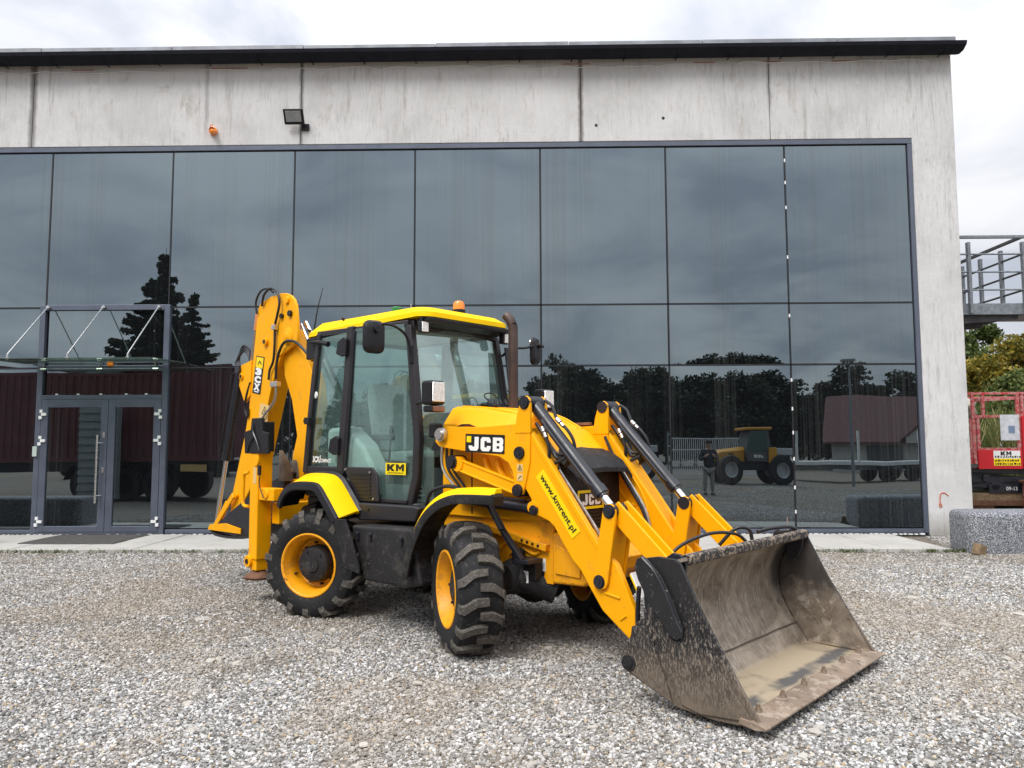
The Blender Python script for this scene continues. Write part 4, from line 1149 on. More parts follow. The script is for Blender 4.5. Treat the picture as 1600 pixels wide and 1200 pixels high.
# articulated lorry with a dark red container
lo = thing('container_lorry', 'dark red container on a lorry trailer, mirrored in the glass beside the entrance', 'lorry', (-8.4, 5.5, 0), R(186))
CRED = mat('dark_red_container_paint', (0.13, 0.035, 0.038), 0.6, 0, 0.2, 2)
cw = MB(); pts = []
x = 0.0
k = 0
prof = []
while x < 12.0:
    prof += [(x, 0.0), (x + .09, 0.0), (x + .12, .035), (x + .21, .035)]; x += .24
prof2 = [(px, -py) for px, py in prof]
cw.add([(px, py - .0, z) for z in (1.25, 3.75) for px, py in prof2], [(i, i + 1, len(prof2) + i + 1, len(prof2) + i) for i in range(len(prof2) - 1)])
cw.span((0, .02, 1.25), (12.0, 2.4, 3.75)).span((0, -.03, 1.15), (12, .05, 1.28)).span((0, -.03, 3.70), (12, .05, 3.80))
cw.build('container', CRED, lo, smooth=0)
MB().span((0, .2, .85), (12, 2.2, 1.13)).build('trailer_frame', M['greyblack'], lo)
wt = MB().lathe([(-.17, .28), (-.17, .46), (-.12, .5), (.12, .5), (.17, .46), (.17, .28), (.1, .22), (.1, 0)], 24)
w0 = None
for wx in (2.3, 3.35, 4.4):
    for wy in (.25, 2.2):
        w = wt.build('wheel', M['rubber'], lo) if w0 is None else w0.copy()
        if w0 is None: w0 = w
        else: COL.objects.link(w)
        w.location = (wx, wy, .5)
    MB().strip([(wx - .62, .62), (wx - .45, .98), (wx, 1.12), (wx + .45, .98), (wx + .62, .62)], .02, .02, .38).build('mudguard', M['black'], lo)
panel('number_plate', 0.75, 0.2, (1.1, -.05, .95), (1, 0, 0), (0, 0, 1), M['print_pale'], lo)
gc = MB()
for k in range(12):
    gc.span((0, 0, .12 + k * .22), (1.0, .04, .24 + k * .22))
gc.span((0, .03, .1), (1.0, .20, 2.75))
gco = gc.build('thin_container_end', mat('pale_grey_sheet_paint', (0.30, 0.33, 0.33), 0.6), None, smooth=0)  # container end thinned to a sheet so the cab door's reflection stays clear
gco.rotation_euler = (0, 0, R(184)); gco.location = (-11.6, 5.72, 0)
tag(gco, 'pale grey ribbed container end, built as a thin sheet, mirrored in the left entrance door', 'panel')

# house with a red tiled roof, fence, trailer, lamp post
ho = thing('brick_house', 'white house with red tiled roof and gable, mirrored at the far end of the glass', 'house', (26.6, -25.0, 0), R(24))
ho.scale = (.76, .76, .76)
TILE = mat('red_clay_roof_tiles', (0.085, 0.027, 0.025), 0.7, 0, 0.25, 3, None, 0.5, 30)
PLS = mat('pale_house_render', (0.42, 0.41, 0.39), 0.85)
MB().span((-7, -8, 0), (7, 0, 2.7)).build('wall', PLS, ho)
MB().loft([[(-7.6, .7, 2.5), (-7.6, -4, 6.6), (-7.6, -8.7, 2.5), (-7.6, -8.7, 2.35), (-7.6, -4, 6.4), (-7.6, .7, 2.35)], [(7.6, .7, 2.5), (7.6, -4, 6.6), (7.6, -8.7, 2.5), (7.6, -8.7, 2.35), (7.6, -4, 6.4), (7.6, .7, 2.35)]], True, True).build('roof', TILE, ho, smooth=0)
MB().prism([(-1.9, 2.4), (1.9, 2.4), (1.9, 2.9), (0, 4.7), (-1.9, 2.9)], -2.5, 0.75).build('gable', PLS, ho, smooth=0)
for s in (-1, 1):
    MB().bar((s * 2.3, -.9, 2.62), (0, -.9, 4.9), 3.6, .12).build('gable_roof', TILE, ho, smooth=0)
for wx in (-.65, .65):
    w_ = MB().span((wx - .45, .75, 2.6), (wx + .45, .80, 3.5)).build('window', M['print_white'], ho, smooth=0)
    for q in (-.21, .21):
        MB().span((wx + q - .17, .80, 2.68), (wx + q + .17, .81, 3.42)).build('pane', M['pane'], w_, smooth=0)
MB().span((-4.6, 0, .1), (-2.2, .06, 2.2)).build('garage_door', M['trim_dark'], ho, smooth=0)
MB().span((1.6, -3.4, 6.0), (2.3, -2.7, 7.2)).build('chimney', TILE, ho, smooth=0)
fe = thing('mesh_fence', 'white panel fence across the yard, mirrored in the glass behind the tractor', 'fence', (6.6, -9.5, 0), 0)
FW = mat('white_fence_wire', (0.62, 0.63, 0.63), 0.5)
for k in range(2):
    f_ = MB()
    for i in range(26):
        f_.span((k * 2.5 + i * .1, 0, .1), (k * 2.5 + i * .1 + .035, .02, 2.0))
    for z in (.2, .8, 1.4, 1.95):
        f_.span((k * 2.5, .02, z), (k * 2.5 + 2.5, .035, z + .05))
    f_.build('fence_panel', FW, fe, smooth=0)
    MB().span((k * 2.5 - .03, -.03, 0), (k * 2.5 + .03, .03, 2.1)).build('post', M['galv'], fe, smooth=0)
tr_ = thing('flat_trailer', 'low pale flat trailer with a wheel, mirrored at the right end of the glass', 'trailer', (16.6, -11.0, 0), R(180))
MB().span((-4.5, -1, .75), (3.4, 1, .92)).build('deck', FW, tr_, bevel=.01)
MB().span((-4.5, -.6, .55), (3.4, .6, .75)).build('chassis', M['galv'], tr_, bevel=.01)
for wx in (-1.6, -.5):
    for s in (-.9, .9):
        MB().lathe([(-.1, .2), (-.1, .33), (0, .36), (.1, .33), (.1, .2), (.05, 0)], 18, c=(wx, s, .36)).build('wheel', M['rubber'], tr_)
MB().bar((3.4, 0, .6), (4.8, 0, .5), .1, .1).build('drawbar', M['galv'], tr_)
for wx in (-4.4, -1.9, .6, 3.2):
    MB().span((wx, -.98, .9), (wx + .08, -.90, 2.3)).build('stake', FW, tr_, smooth=0)
lpst = thing('lamp_post', 'slim grey lamp post with a flat head, mirrored in the glass before the red roof', 'lamp post', (14.2, -6.5, 0))
MB().cyl((0, 0, 0), (0, 0, 5.0), .06, .04, 12).build('post', M['galv'], lpst)
MB().span((-.5, -.12, 5.0), (.1, .12, 5.14)).build('lamp_head', M['galv'], lpst, bevel=.03)

# ================================================================== GRAVEL
gs = MB()
NX, NY = 90, 90
def yy(j): return 2.9 + (11.56 - 2.9) * j / NY
vs = []
for j in range(NY + 1):
    y = yy(j); hw = y * 0.74 + 1.1
    for i in range(NX + 1):
        vs.append((-hw + 2 * hw * i / NX, y, 0.0))
fs = [(j * (NX + 1) + i, j * (NX + 1) + i + 1, (j + 1) * (NX + 1) + i + 1, (j + 1) * (NX + 1) + i) for j in range(NY) for i in range(NX)]
gs.add(vs, fs)
o = len(gs.v)
gs.add([(-7.5, 2.89, 0), (-7.5, -4.5, 0), (14.5, -4.5, 0), (14.5, 11.5, 0), (9.7, 11.5, 0), (3.3, 2.89, 0)], [(0, 1, 2, 3, 4, 5)])
o = len(gs.v)
gs.add([(6.3, 11.56, 0), (11, 11.56, 0), (17, 18.6, 0), (8.2, 18.6, 0), (7.8, 13.6, 0), (6.9, 13.6, 0)], [(0, 1, 2, 3, 4, 5)])
gme = gs.mesh('gravel', 0, fix=False)
dens = gme.attributes.new('dens', 'FLOAT', 'POINT')
dv = []
from mathutils import noise as mn
for v in gme.vertices:
    x, y = v.co.x, v.co.y
    if y <= 2.895 or (abs(x) > y * 0.74 + 1.11 and y < 11.55):
        dv.append(620); continue
    d_ = 5600 if y < 4.6 else (5600 - (y - 4.6) / 6.96 * 2900 if y < 11.6 else 1000)
    # worn, compacted spots where fines lie open between the stones
    q = mn.fractal(Vector((x * .55, y * .75, 3.1)), 1.0, 2.0, 4)
    d_ *= 1.0 - 0.62 * max(0.0, min(1.0, (q - .05) / .45))
    dv.append(d_)
dens.data.foreach_set('value', dv)
gme.materials.append(M['stone'])
gob = put('gravel', gme, None, None, kind='stuff', label='pale grey crushed stone spread over the whole yard')

gt = bpy.data.node_groups.new('scatter_stones', 'GeometryNodeTree')
gt.interface.new_socket('Geometry', in_out='INPUT', socket_type='NodeSocketGeometry')
gt.interface.new_socket('Geometry', in_out='OUTPUT', socket_type='NodeSocketGeometry')
def gn(t, ins=None, **k):
    n = gt.nodes.new(t)
    for a, b in k.items():
        setattr(n, a, b)
    for a, b in (ins or {}).items():
        if isinstance(b, bpy.types.NodeSocket):
            gt.links.new(b, n.inputs[a])
        else:
            n.inputs[a].default_value = b
    return n
gi = gn('NodeGroupInput'); go = gn('NodeGroupOutput')
at = gn('GeometryNodeInputNamedAttribute', {'Name': 'dens'}, data_type='FLOAT')
dp = gn('GeometryNodeDistributePointsOnFaces', {'Mesh': gi.outputs[0], 'Density': at.outputs[0], 'Seed': 4}, distribute_method='RANDOM')
join = gn('GeometryNodeGeometryToInstance')
for q, (sd, sc3) in enumerate(((0.0, (1.0, .82, .62)), (7.3, (1.0, .70, .70)), (13.9, (1.0, .92, .50)), (21.7, (.9, .9, .78)), (33.1, (1.15, .62, .55)), (41.9, (1.0, .8, .45)))):
    ico = gn('GeometryNodeMeshIcoSphere', {'Radius': 1.0, 'Subdivisions': 2})
    ps = gn('GeometryNodeInputPosition')
    ad = gn('ShaderNodeVectorMath', {0: ps.outputs[0], 1: (sd, sd * .7, -sd)}, operation='ADD')
    no = gn('ShaderNodeTexNoise', {'Vector': ad.outputs[0], 'Scale': 0.85, 'Detail': 1.5})
    sb = gn('ShaderNodeVectorMath', {0: no.outputs['Color'], 1: (.5, .5, .5)}, operation='SUBTRACT')
    ms = gn('ShaderNodeVectorMath', {0: sb.outputs[0], 'Scale': 1.9}, operation='SCALE')
    sp_ = gn('GeometryNodeSetPosition', {'Geometry': ico.outputs[0], 'Offset': ms.outputs[0]})
    tf = gn('GeometryNodeTransform', {'Geometry': sp_.outputs[0], 'Scale': sc3})
    smn = gn('GeometryNodeSetShadeSmooth', {'Geometry': tf.outputs[0], 'Shade Smooth': False})
    mm_ = gn('GeometryNodeSetMaterial', {'Geometry': smn.outputs[0], 'Material': M['stone']})
    gt.links.new(mm_.outputs[0], join.inputs[0])
rv_ = gn('FunctionNodeRandomValue', {2: 0.0, 3: 1.0, 'Seed': 5}, data_type='FLOAT')
pw = gn('ShaderNodeMath', {0: rv_.outputs[1], 1: 2.6}, operation='POWER')
scl = gn('ShaderNodeMapRange', {0: pw.outputs[0], 1: 0.0, 2: 1.0, 3: 0.0060, 4: 0.0165})
rr_ = gn('FunctionNodeRandomValue', {0: (-.6, -.6, 0.0), 1: (.6, .6, 6.283), 'Seed': 9}, data_type='FLOAT_VECTOR')
iop = gn('GeometryNodeInstanceOnPoints', {'Points': dp.outputs[0], 'Instance': join.outputs[0], 'Pick Instance': True, 'Rotation': rr_.outputs[0], 'Scale': scl.outputs[0]})
rz_ = gn('FunctionNodeRandomValue', {2: -0.004, 3: 0.007, 'Seed': 12}, data_type='FLOAT')
cz = gn('ShaderNodeCombineXYZ', {2: rz_.outputs[1]})
ti = gn('GeometryNodeTranslateInstances', {'Instances': iop.outputs[0], 'Translation': cz.outputs[0], 'Local Space': False})
gt.links.new(ti.outputs[0], go.inputs[0])
md = gob.modifiers.new('stones', 'NODES'); md.node_group = gt

# larger flat stones and rubble lying between the gravel
rub = MB()
def rock(c, sx, sy, sz):
    bm = bmesh.new(); bmesh.ops.create_icosphere(bm, subdivisions=2, radius=1.0)
    off = Vector((random.uniform(0, 90), random.uniform(0, 90), 0))
    m4 = Matrix.Rotation(random.uniform(0, 6.28), 3, 'Z')
    vs = [c + m4 @ Vector((p.x * sx, p.y * sy, p.z * sz)) for p in [v.co * (1 + .55 * mn.noise(v.co * 1.1 + off)) for v in bm.verts]]
    fs = [tuple(v.index for v in f.verts) for f in bm.faces]
    bm.free(); rub.add(vs, fs)
for x, y, k in ((4.4, 9.6, .11), (4.9, 9.0, .07), (4.0, 8.2, .08), (-2.1, 8.4, .09), (-3.0, 7.2, .08), (-3.4, 7.3, .06), (-1.5, 6.1, .07), (4.6, 7.4, .09), (3.7, 7.0, .07), (5.4, 10.2, .06), (4.3, 6.0, .05), (-5.4, 7.3, .07), (-.6, 4.9, .05), (3.2, 4.6, .05), (-4.9, 8.8, .07)):
    rock(Vector((x, y, .004)), k, k * random.uniform(.45, .8), k * .22)
for i in range(130):
    y = RNG.uniform(3.6, 11.3); x = RNG.uniform(-.68, .68) * y
    k = RNG.uniform(.022, .042)
    rock(Vector((x, y, .008)), k, k * RNG.uniform(.55, .95), k * .5)
rub.build('rubble', mat('pale_flat_stones', (0.38, 0.355, 0.315), 0.9, 0, 0.3, 1.3, [(18, 0.6, (0.25, 0.20, 0.15), 0.5)], 0.3, 60), None, smooth=0, kind='stuff', label='larger pale flat stones lying among the gravel')
# ================================================================== THE BACKHOE LOADER
# machine axes: x forwards, y to its left, z up; origin on the ground under the rear axle
mc = thing('backhoe_loader', 'yellow backhoe loader parked on the gravel with its front shovel down', 'backhoe loader', (-1.393, 7.928, -0.012), R(-41.2))
P_ = M['paint']
XR, ZU = (1, 0, 0), (0, 0, 1)               # lettering on the machine's right flank
def P(name, mb, m_, parent=mc, bevel=0.006, seg=2, **k):
    return mb.build(name, m_, parent, bevel, seg, **k)
def both(name, fn, m_, parents=None, bevel=0.006, **k):
    out = []
    for s in (-1, 1):
        b = fn()
        if s == 1:
            b = b.mirror()
        out.append(b.build(name, m_, parents[s] if parents else mc, bevel, **k))
    return out
def pin(x, z, y0, y1, r=0.042, ring=0.052):
    """dark pivot pin with a washer, head towards y0"""
    d = -1 if y0 < y1 else 1
    return MB().cyl((x, y0, z), (x, y1, z), ring, n=20).cyl((x, y0 + d * 0.014, z), (x, y0, z), r, n=20).cyl((x, y0 + d * 0.018, z), (x, y0 + d * 0.012, z), r * 0.45, n=10)

# ---- chassis
ch = MB().span((-1.05, -0.36, 0.48), (2.3, 0.36, 0.80)).span((-0.15, -0.62, 0.40), (0.05, 0.62, 0.60)).span((1.86, -0.55, 0.42), (2.06, 0.55, 0.58))
ch.lathe([(-0.30, 0.0), (-0.30, 0.10), (-0.12, 0.19), (0.12, 0.19), (0.30, 0.10), (0.30, 0.0)], 18, 'y', (1.96, 0.05, 0.48))
chs = P('chassis', ch, M['black_dusty'], bevel=0.012)
kn = MB().lathe([(-0.60, 0.0), (-0.60, 0.10), (-0.50, 0.14), (-0.30, 0.15), (-0.10, 0.11)], 20, 'y', (2.14, 0, 0.58))
kn.cyl((2.20, -0.50, 0.62), (2.20, -0.50, 0.80), 0.05, n=12).cyl((2.20, -0.50, 0.60), (2.42, -0.30, 0.50), 0.10, 0.13, 16).box((2.30, -0.45, 0.66), (0.20, 0.16, 0.16))
P('axle_hub', kn, M['black_dusty'], bevel=0.008)
P('axle_hub', kn.mirror(), M['black_dusty'], bevel=0.008)
panel('label', 0.07, 0.09, (2.30, -0.535, 0.60), XR, ZU, M['print_white'], chs)
# front frame: pressed yellow side plates with a ledge, and the nose weight
def front_side():
    return MB().prism([(1.28, 0.66), (2.20, 0.66), (2.34, 0.55), (2.50, 0.55), (2.50, 1.02), (1.28, 1.12)], -0.44, -0.38)
both('frame_plate', front_side, M['paint_worn'])
def ledge():
    return MB().bar((1.75, -0.455, 0.955), (2.47, -0.455, 0.825), 0.07, 0.055)
both('frame_ledge', ledge, M['paint_worn'])
for k in range(4):
    P('bolt', MB().cyl((2.23 + .055 * k, -0.497, 0.868 - .010 * k), (2.23 + .055 * k, -0.487, 0.868 - .010 * k), 0.011, n=8), M['print_black'], chs, 0)
def curl():
    b = MB().tube([(1.96, -0.446, 0.78), (2.02, -0.446, 0.83), (2.12, -0.446, 0.85), (2.22, -0.446, 0.80), (2.32, -0.446, 0.765), (2.38, -0.446, 0.79)], 0.016, 8, 5)
    return b.tube([(2.06, -0.446, 0.74), (2.12, -0.446, 0.775), (2.19, -0.446, 0.765)], 0.010, 8, 5)
both('pressed_rib', curl, M['paint_worn'], bevel=0)
P('frame_hole', MB().loft([[(2.38 + a, -0.4415, 0.61 + c) for a, c in ((-.04, -.04), (.03, -.045), (.04, .03), (.02, .08), (-.02, .06))], [(2.38 + a, -0.4405, 0.61 + c) for a, c in ((-.04, -.04), (.03, -.045), (.04, .03), (.02, .08), (-.02, .06))]], True, True), M['print_black'], chs, 0, smooth=0)
panel('label', 0.050, 0.095, (2.405, -0.4415, 0.79 - 0.10), XR, ZU, M['print_white'], chs)
nose = MB().prism([(2.505, 0.56), (2.80, 0.57), (2.90, 0.63), (2.90, 0.80), (2.505, 0.95)], -0.46, 0.46)
P('nose_weight', nose, M['paint_worn'], bevel=0.025, seg=3)
P('nose_plate', MB().prism([(2.545, 0.64), (2.78, 0.63), (2.80, 0.78), (2.56, 0.86)], -0.475, -0.463), M['paint_worn'], bevel=0.012)
P('tow_hook', MB().cyl((2.86, -0.475, 0.70), (2.86, -0.462, 0.70), 0.05, n=14).box((2.84, -0.47, 0.80), (0.07, 0.016, 0.10)), M['print_black'], bevel=0.004)
# ---- bonnet
bs = []
for (x, wz, top, hy) in ((1.30, 1.80, 1.955, .475), (1.62, 1.775, 1.93, .475), (2.0, 1.73, 1.865, .47), (2.28, 1.62, 1.735, .455), (2.50, 1.45, 1.54, .42)):
    k = hy / .475
    half = [(-hy, 1.02), (-hy, wz - .10), (-hy * .985, wz), (-.36 * k, top - .02), (-.30 * k, top), (-.12 * k, top + .008)]
    bs.append([(x, y, z) for y, z in half + [(-y, z) for y, z in half[::-1]]])
P('bonnet', MB().loft(bs, True, False), P_, bevel=0.006, smooth=11)
rb = MB()
for yy_ in (-.26, -.19, .19, .26):
    rb.tube([(1.33, yy_, 1.953), (1.62, yy_, 1.93), (2.0, yy_, 1.866), (2.26, yy_, 1.748)], 0.011, 6, 3)
P('bonnet_rib', rb, P_, bevel=0)
# side panel: three stamped louvres and the panel seam
for k in range(3):
    lv = MB().tube([(1.82 + .14 * k, -0.479, 1.50 - .02 * k), (1.86 + .14 * k, -0.486, 1.42 - .02 * k), (1.93 + .14 * k, -0.482, 1.34 - .02 * k), (2.02 + .13 * k, -0.478, 1.30 - .02 * k)], [0.022, 0.05, 0.045, 0.02] if False else 0.026, 8, 5)
    P('louvre', lv, P_, bevel=0)
P('panel_seam', MB().span((1.655, -0.4785, 1.04), (1.667, -0.470, 1.62)), M['print_black'], bevel=0, smooth=0)
P('grab_slot', MB().prism([(1.46, 1.765), (1.54, 1.79), (1.62, 1.79), (1.70, 1.765), (1.60, 1.775)], -0.481, -0.46), M['print_black'], bevel=0, smooth=0)
# grille, brow and badge
P('grille', MB().prism([(2.50, 0.80), (2.545, 0.80), (2.535, 1.48), (2.50, 1.52)], -.41, .41), M['black'], bevel=0.01)
for k in range(9):
    P('grille_slat', MB().span((2.545, -.36, .86 + .03 * k), (2.556, .36, .872 + .03 * k)), M['black'], bevel=0, smooth=0)
br = []
for x, z, t_, hy in ((2.44, 1.585, .045, .36), (2.54, 1.545, .05, .39), (2.64, 1.485, .05, .39), (2.70, 1.425, .04, .37)):
    br.append([(x, -hy, z - .07), (x, -hy * .8, z), (x, 0, z + .012), (x, hy * .8, z), (x, hy, z - .07), (x, hy, z - .07 - t_), (x, hy * .8, z - t_), (x, 0, z - t_ + .01), (x, -hy * .8, z - t_), (x, -hy, z - .07 - t_)])
P('grille_brow', MB().loft(br, True, True), M['black_dusty'], bevel=0.006)
FX, FY_ = (0, 1, 0), (0, 0, 1)              # facing forwards: x to the machine's left
bd = panel('badge', 0.345, 0.150, (2.558, -0.025, 1.175), FX, FY_, M['print_yellow'], mc)
panel('badge_field', 0.300, 0.105, (2.5605, -0.025, 1.175), FX, FY_, M['print_black'], bd)
block_letters('badge_lettering', 'JCB', 0.245, 0.085, (2.5622, -0.023, 1.175), FX, FY_, M['print_white'], bd)
# ---- loader arms
plate = [(1.4, 1.6), (1.35, 1.64), (1.36, 1.71), (1.43, 1.745), (1.48, 1.77), (1.80, 1.755), (2.27, 1.775), (2.42, 1.80), (2.425, 1.71), (2.42, 1.48), (2.37, 1.30), (2.345, 1.235), (2.30, 1.21), (2.26, 1.23), (2.255, 1.35), (2.24, 1.41), (2.20, 1.47), (2.10, 1.52), (1.96, 1.535), (1.72, 1.56), (1.46, 1.59)]
tab = [(2.27, 1.70), (2.29, 1.83), (2.325, 1.94), (2.345, 1.975), (2.385, 1.99), (2.42, 1.965), (2.428, 1.90), (2.43, 1.70)]
arm = [(2.42, 1.72), (3.06, 0.89), (3.19, 0.79), (3.335, 0.50), (3.34, 0.40), (3.29, 0.30), (3.07, 0.46), (2.95, 0.62), (2.88, 0.72), (2.81, 0.78), (2.71, 0.91), (2.64, 1.01), (2.59, 1.045), (2.50, 1.075), (2.45, 1.09), (2.42, 1.13), (2.42, 1.20), (2.36, 1.28), (2.34, 1.5)]
arms = {}
for s in (-1, 1):
    b = MB().prism(arm, -.598, -.545 if s == -1 else -.562)
    if s == 1:
        b.prism(arm, -.458, -.422)
    b.prism([(2.43, 1.70), (2.58, 1.50), (2.56, 1.20), (2.46, 1.12), (2.44, 1.3)] if s == -1 else [(2.43, 1.70), (2.93, 1.052), (2.98, .90), (2.86, .78), (2.72, .93), (2.60, 1.06), (2.46, 1.12), (2.44, 1.3)], -.5445 if s == -1 else -.561, -.459)
    if s == 1: b = b.mirror()
    arms[s] = P('loader_arm', b, P_, bevel=0.010)
def f_plate():
    return MB().prism(plate, -.612, -.585).prism(plate, -.435, -.410)
both('arm_plate', f_plate, P_, arms, 0.006)
def f_box():
    return MB().prism([(1.46, 1.60), (1.46, 1.75), (2.40, 1.74), (2.40, 1.30), (2.28, 1.30), (2.20, 1.49), (2.0, 1.545)], -.584, -.436)
both('arm_core', f_box, P_, arms, 0.006)
def f_tab():
    return MB().prism(tab, -.617, -.588).prism(tab, -.432, -.405)
both('cylinder_lug', f_tab, P_, arms, 0.006)
for (px_, pz_, pa_, pr_) in ((2.372, 1.935, .042, .052), (2.32, 1.55, .046, .05), (2.30, 1.262, .046, .05)):
    both('pivot_pin', lambda: pin(px_, pz_, -.62, -.40, pa_, pr_), M['greyblack'], arms, 0)
def f_pivot():
    return MB().cyl((1.452, -.655, 1.70), (1.452, -.40, 1.70), 0.058, n=20).cyl((1.452, -.675, 1.70), (1.452, -.655, 1.70), 0.042, n=16)
both('arm_pivot', f_pivot, M['steel'], arms, 0)
def f_edge():
    b = MB().bar((2.44, -.600, 1.655), (3.04, -.600, 0.875), 0.012, 0.012)
    return b.tube([(2.44, -.615, 1.14), (2.44, -.42, 1.14)], 0.045, 14)
both('weld_edge', f_edge, P_, arms, 0)
both('lift_pin', lambda: pin(2.455, 1.12, -.617, -.40, .030, .038), M['greyblack'], arms, 0)
# weld beads near the tip
both('weld_bead', lambda: MB().tube([(3.10, -.60, .585), (3.22, -.60, .565)], .009, 6).tube([(3.22, -.60, .42), (3.27, -.60, .455)], .008, 6), P_, arms, 0)
# pressed oval on the inner face of the arm
ov = MB(); cxo, czo = 2.60, 1.235
for a_, b_, rr in ((0.155, 0.055, .010), (0.30, 0.115, .009)):
    pts = []
    n_ = 28 if rr == .010 else 15
    for k in range(n_ + 1):
        t_ = 2 * math.pi * k / 28 + (0 if rr == .010 else -0.15)
        u_, v_ = a_ * math.cos(t_), b_ * math.sin(t_)
        pts.append((cxo + u_ * .613 + v_ * .79, -.421, czo - u_ * .79 + v_ * .613))
    ov.tube(pts, rr, 6)
P('pressed_oval', ov.mirror(), P_, arms[1], 0)
# cross tube and plate between the arms
P('cross_tube', MB().cyl((2.93, -.544, .72), (2.93, .42, .72), .065, n=18), M['paint_worn'], bevel=0)
P('cross_plate', MB().prism([(2.80, .84), (2.94, .86), (3.02, .78), (2.98, .68)], -.41, .41), M['paint_worn'], bevel=.008)
# yellow guard board with pale battens behind the shovel
gb = MB().box((0, 0, 0), (.012, 1.15, .17)); gm = Matrix.Translation((3.325, 0, .655)) @ Matrix.Rotation(R(-28), 4, 'Y')
gbo = P('guard_board', gb.xf(gm), M['lemon'], bevel=.003)
P('batten', MB().box((.010, -.545, 0), (.012, .055, .18)).box((.010, 0, .082), (.012, 1.03, .02)).xf(gm), M['white'], gbo, .002)
# lettering on the arm
fj = panel('logo_plate', 0.44, 0.150, (1.943, -.6135, 1.622), (1, 0, -.035), (0.035, 0, 1), M['print_black'], arms[-1])
block_letters('logo_lettering', 'JCB', 0.385, 0.112, (1.957, -.6150, 1.618), (1, 0, -.035), (.035, 0, 1), M['print_white'], arms[-1])
panel('logo_square', 0.052, 0.050, (1.767, -.6155, 1.660), (1, 0, -.035), (.035, 0, 1), M['print_yellow'], arms[-1])
ud = Vector((2.81 - 2.48, 0, .95 - 1.37)); ud.normalize(); vd = Vector((-ud.z, 0, ud.x))
oc = Vector((2.68, -.6005, 1.183))
panel('web_sticker', 0.555, 0.098, oc, ud, vd, M['print_yellow'], arms[-1])
text_mesh('web_lettering', 'www.kmrent.pl', 0.50, 0.062, oc + Vector((0, -.0025, 0)) - vd * .002, ud, vd, M['print_black'], arms[-1], bold=.018)
for zc in (1.435, 1.365):
    w_ = panel('warning_sticker', 0.060, 0.058, (2.322, -.6135, zc), XR, ZU, M['print_pale'], arms[-1])
    k_t = MB()
    if zc > 1.4:
        for a, b in (((-.02, -.016), (0, .02)), ((0, .02), (.02, -.016)), ((.02, -.016), (-.02, -.016))):
            k_t.bar((2.322 + a[0], -.6155, zc + a[1]), (2.322 + b[0], -.6155, zc + b[1]), .001, .005)
        k_t.box((2.322, -.6155, zc - .004), (.006, .001, .016))
    else:
        k_t.bar((2.305, -.6155, zc - .016), (2.33, -.6155, zc + .006), .001, .006).bar((2.33, -.6155, zc + .006), (2.343, -.6155, zc + .004), .001, .006)
    P('warning_print', k_t, M['print_black'], arms[-1], 0, smooth=0)
P('crease_line', MB().bar((2.318, -.6135, 1.515), (2.312, -.6135, 1.475), .001, .004), M['print_black'], arms[-1], 0)
P('rusty_rail', MB().bar((1.45, .425, 1.785), (2.24, .425, 1.795), .03, .025).box((1.98, .415, 1.74), (.03, .02, .10)), M['rust'], arms[1], .004)
# ---- levelling link along the bonnet side
def f_link():
    b = MB().bar((1.545, -.565, 1.465), (2.28, -.565, 1.27), .035, .10)
    return b.bar((1.56, -.585, 1.505), (2.26, -.585, 1.32), .012, .018).bar((1.53, -.585, 1.425), (2.24, -.585, 1.235), .012, .018)
both('levelling_link', f_link, P_)
both('link_pivot', lambda: MB().cyl((1.545, -.61, 1.47), (1.545, -.45, 1.47), .058, n=20).cyl((1.545, -.63, 1.47), (1.545, -.61, 1.47), .044, n=18), M['greyblack'], None, 0)
both('link_eye', lambda: MB().cyl((1.60, -.595, 1.455), (1.60, -.54, 1.455), .062, n=20), P_, None, 0)
# ---- lift cylinders
def f_lift():
    return MB().cyl((1.55, -.515, 1.165), (2.36, -.515, 1.125), .048, n=20).cyl((2.34, -.515, 1.126), (2.40, -.515, 1.123), .055, n=20).cyl((1.6, -.515, 1.215), (2.30, -.515, 1.178), .012, n=8)
both('lift_cylinder', f_lift, M['greyblack'], None, 0)
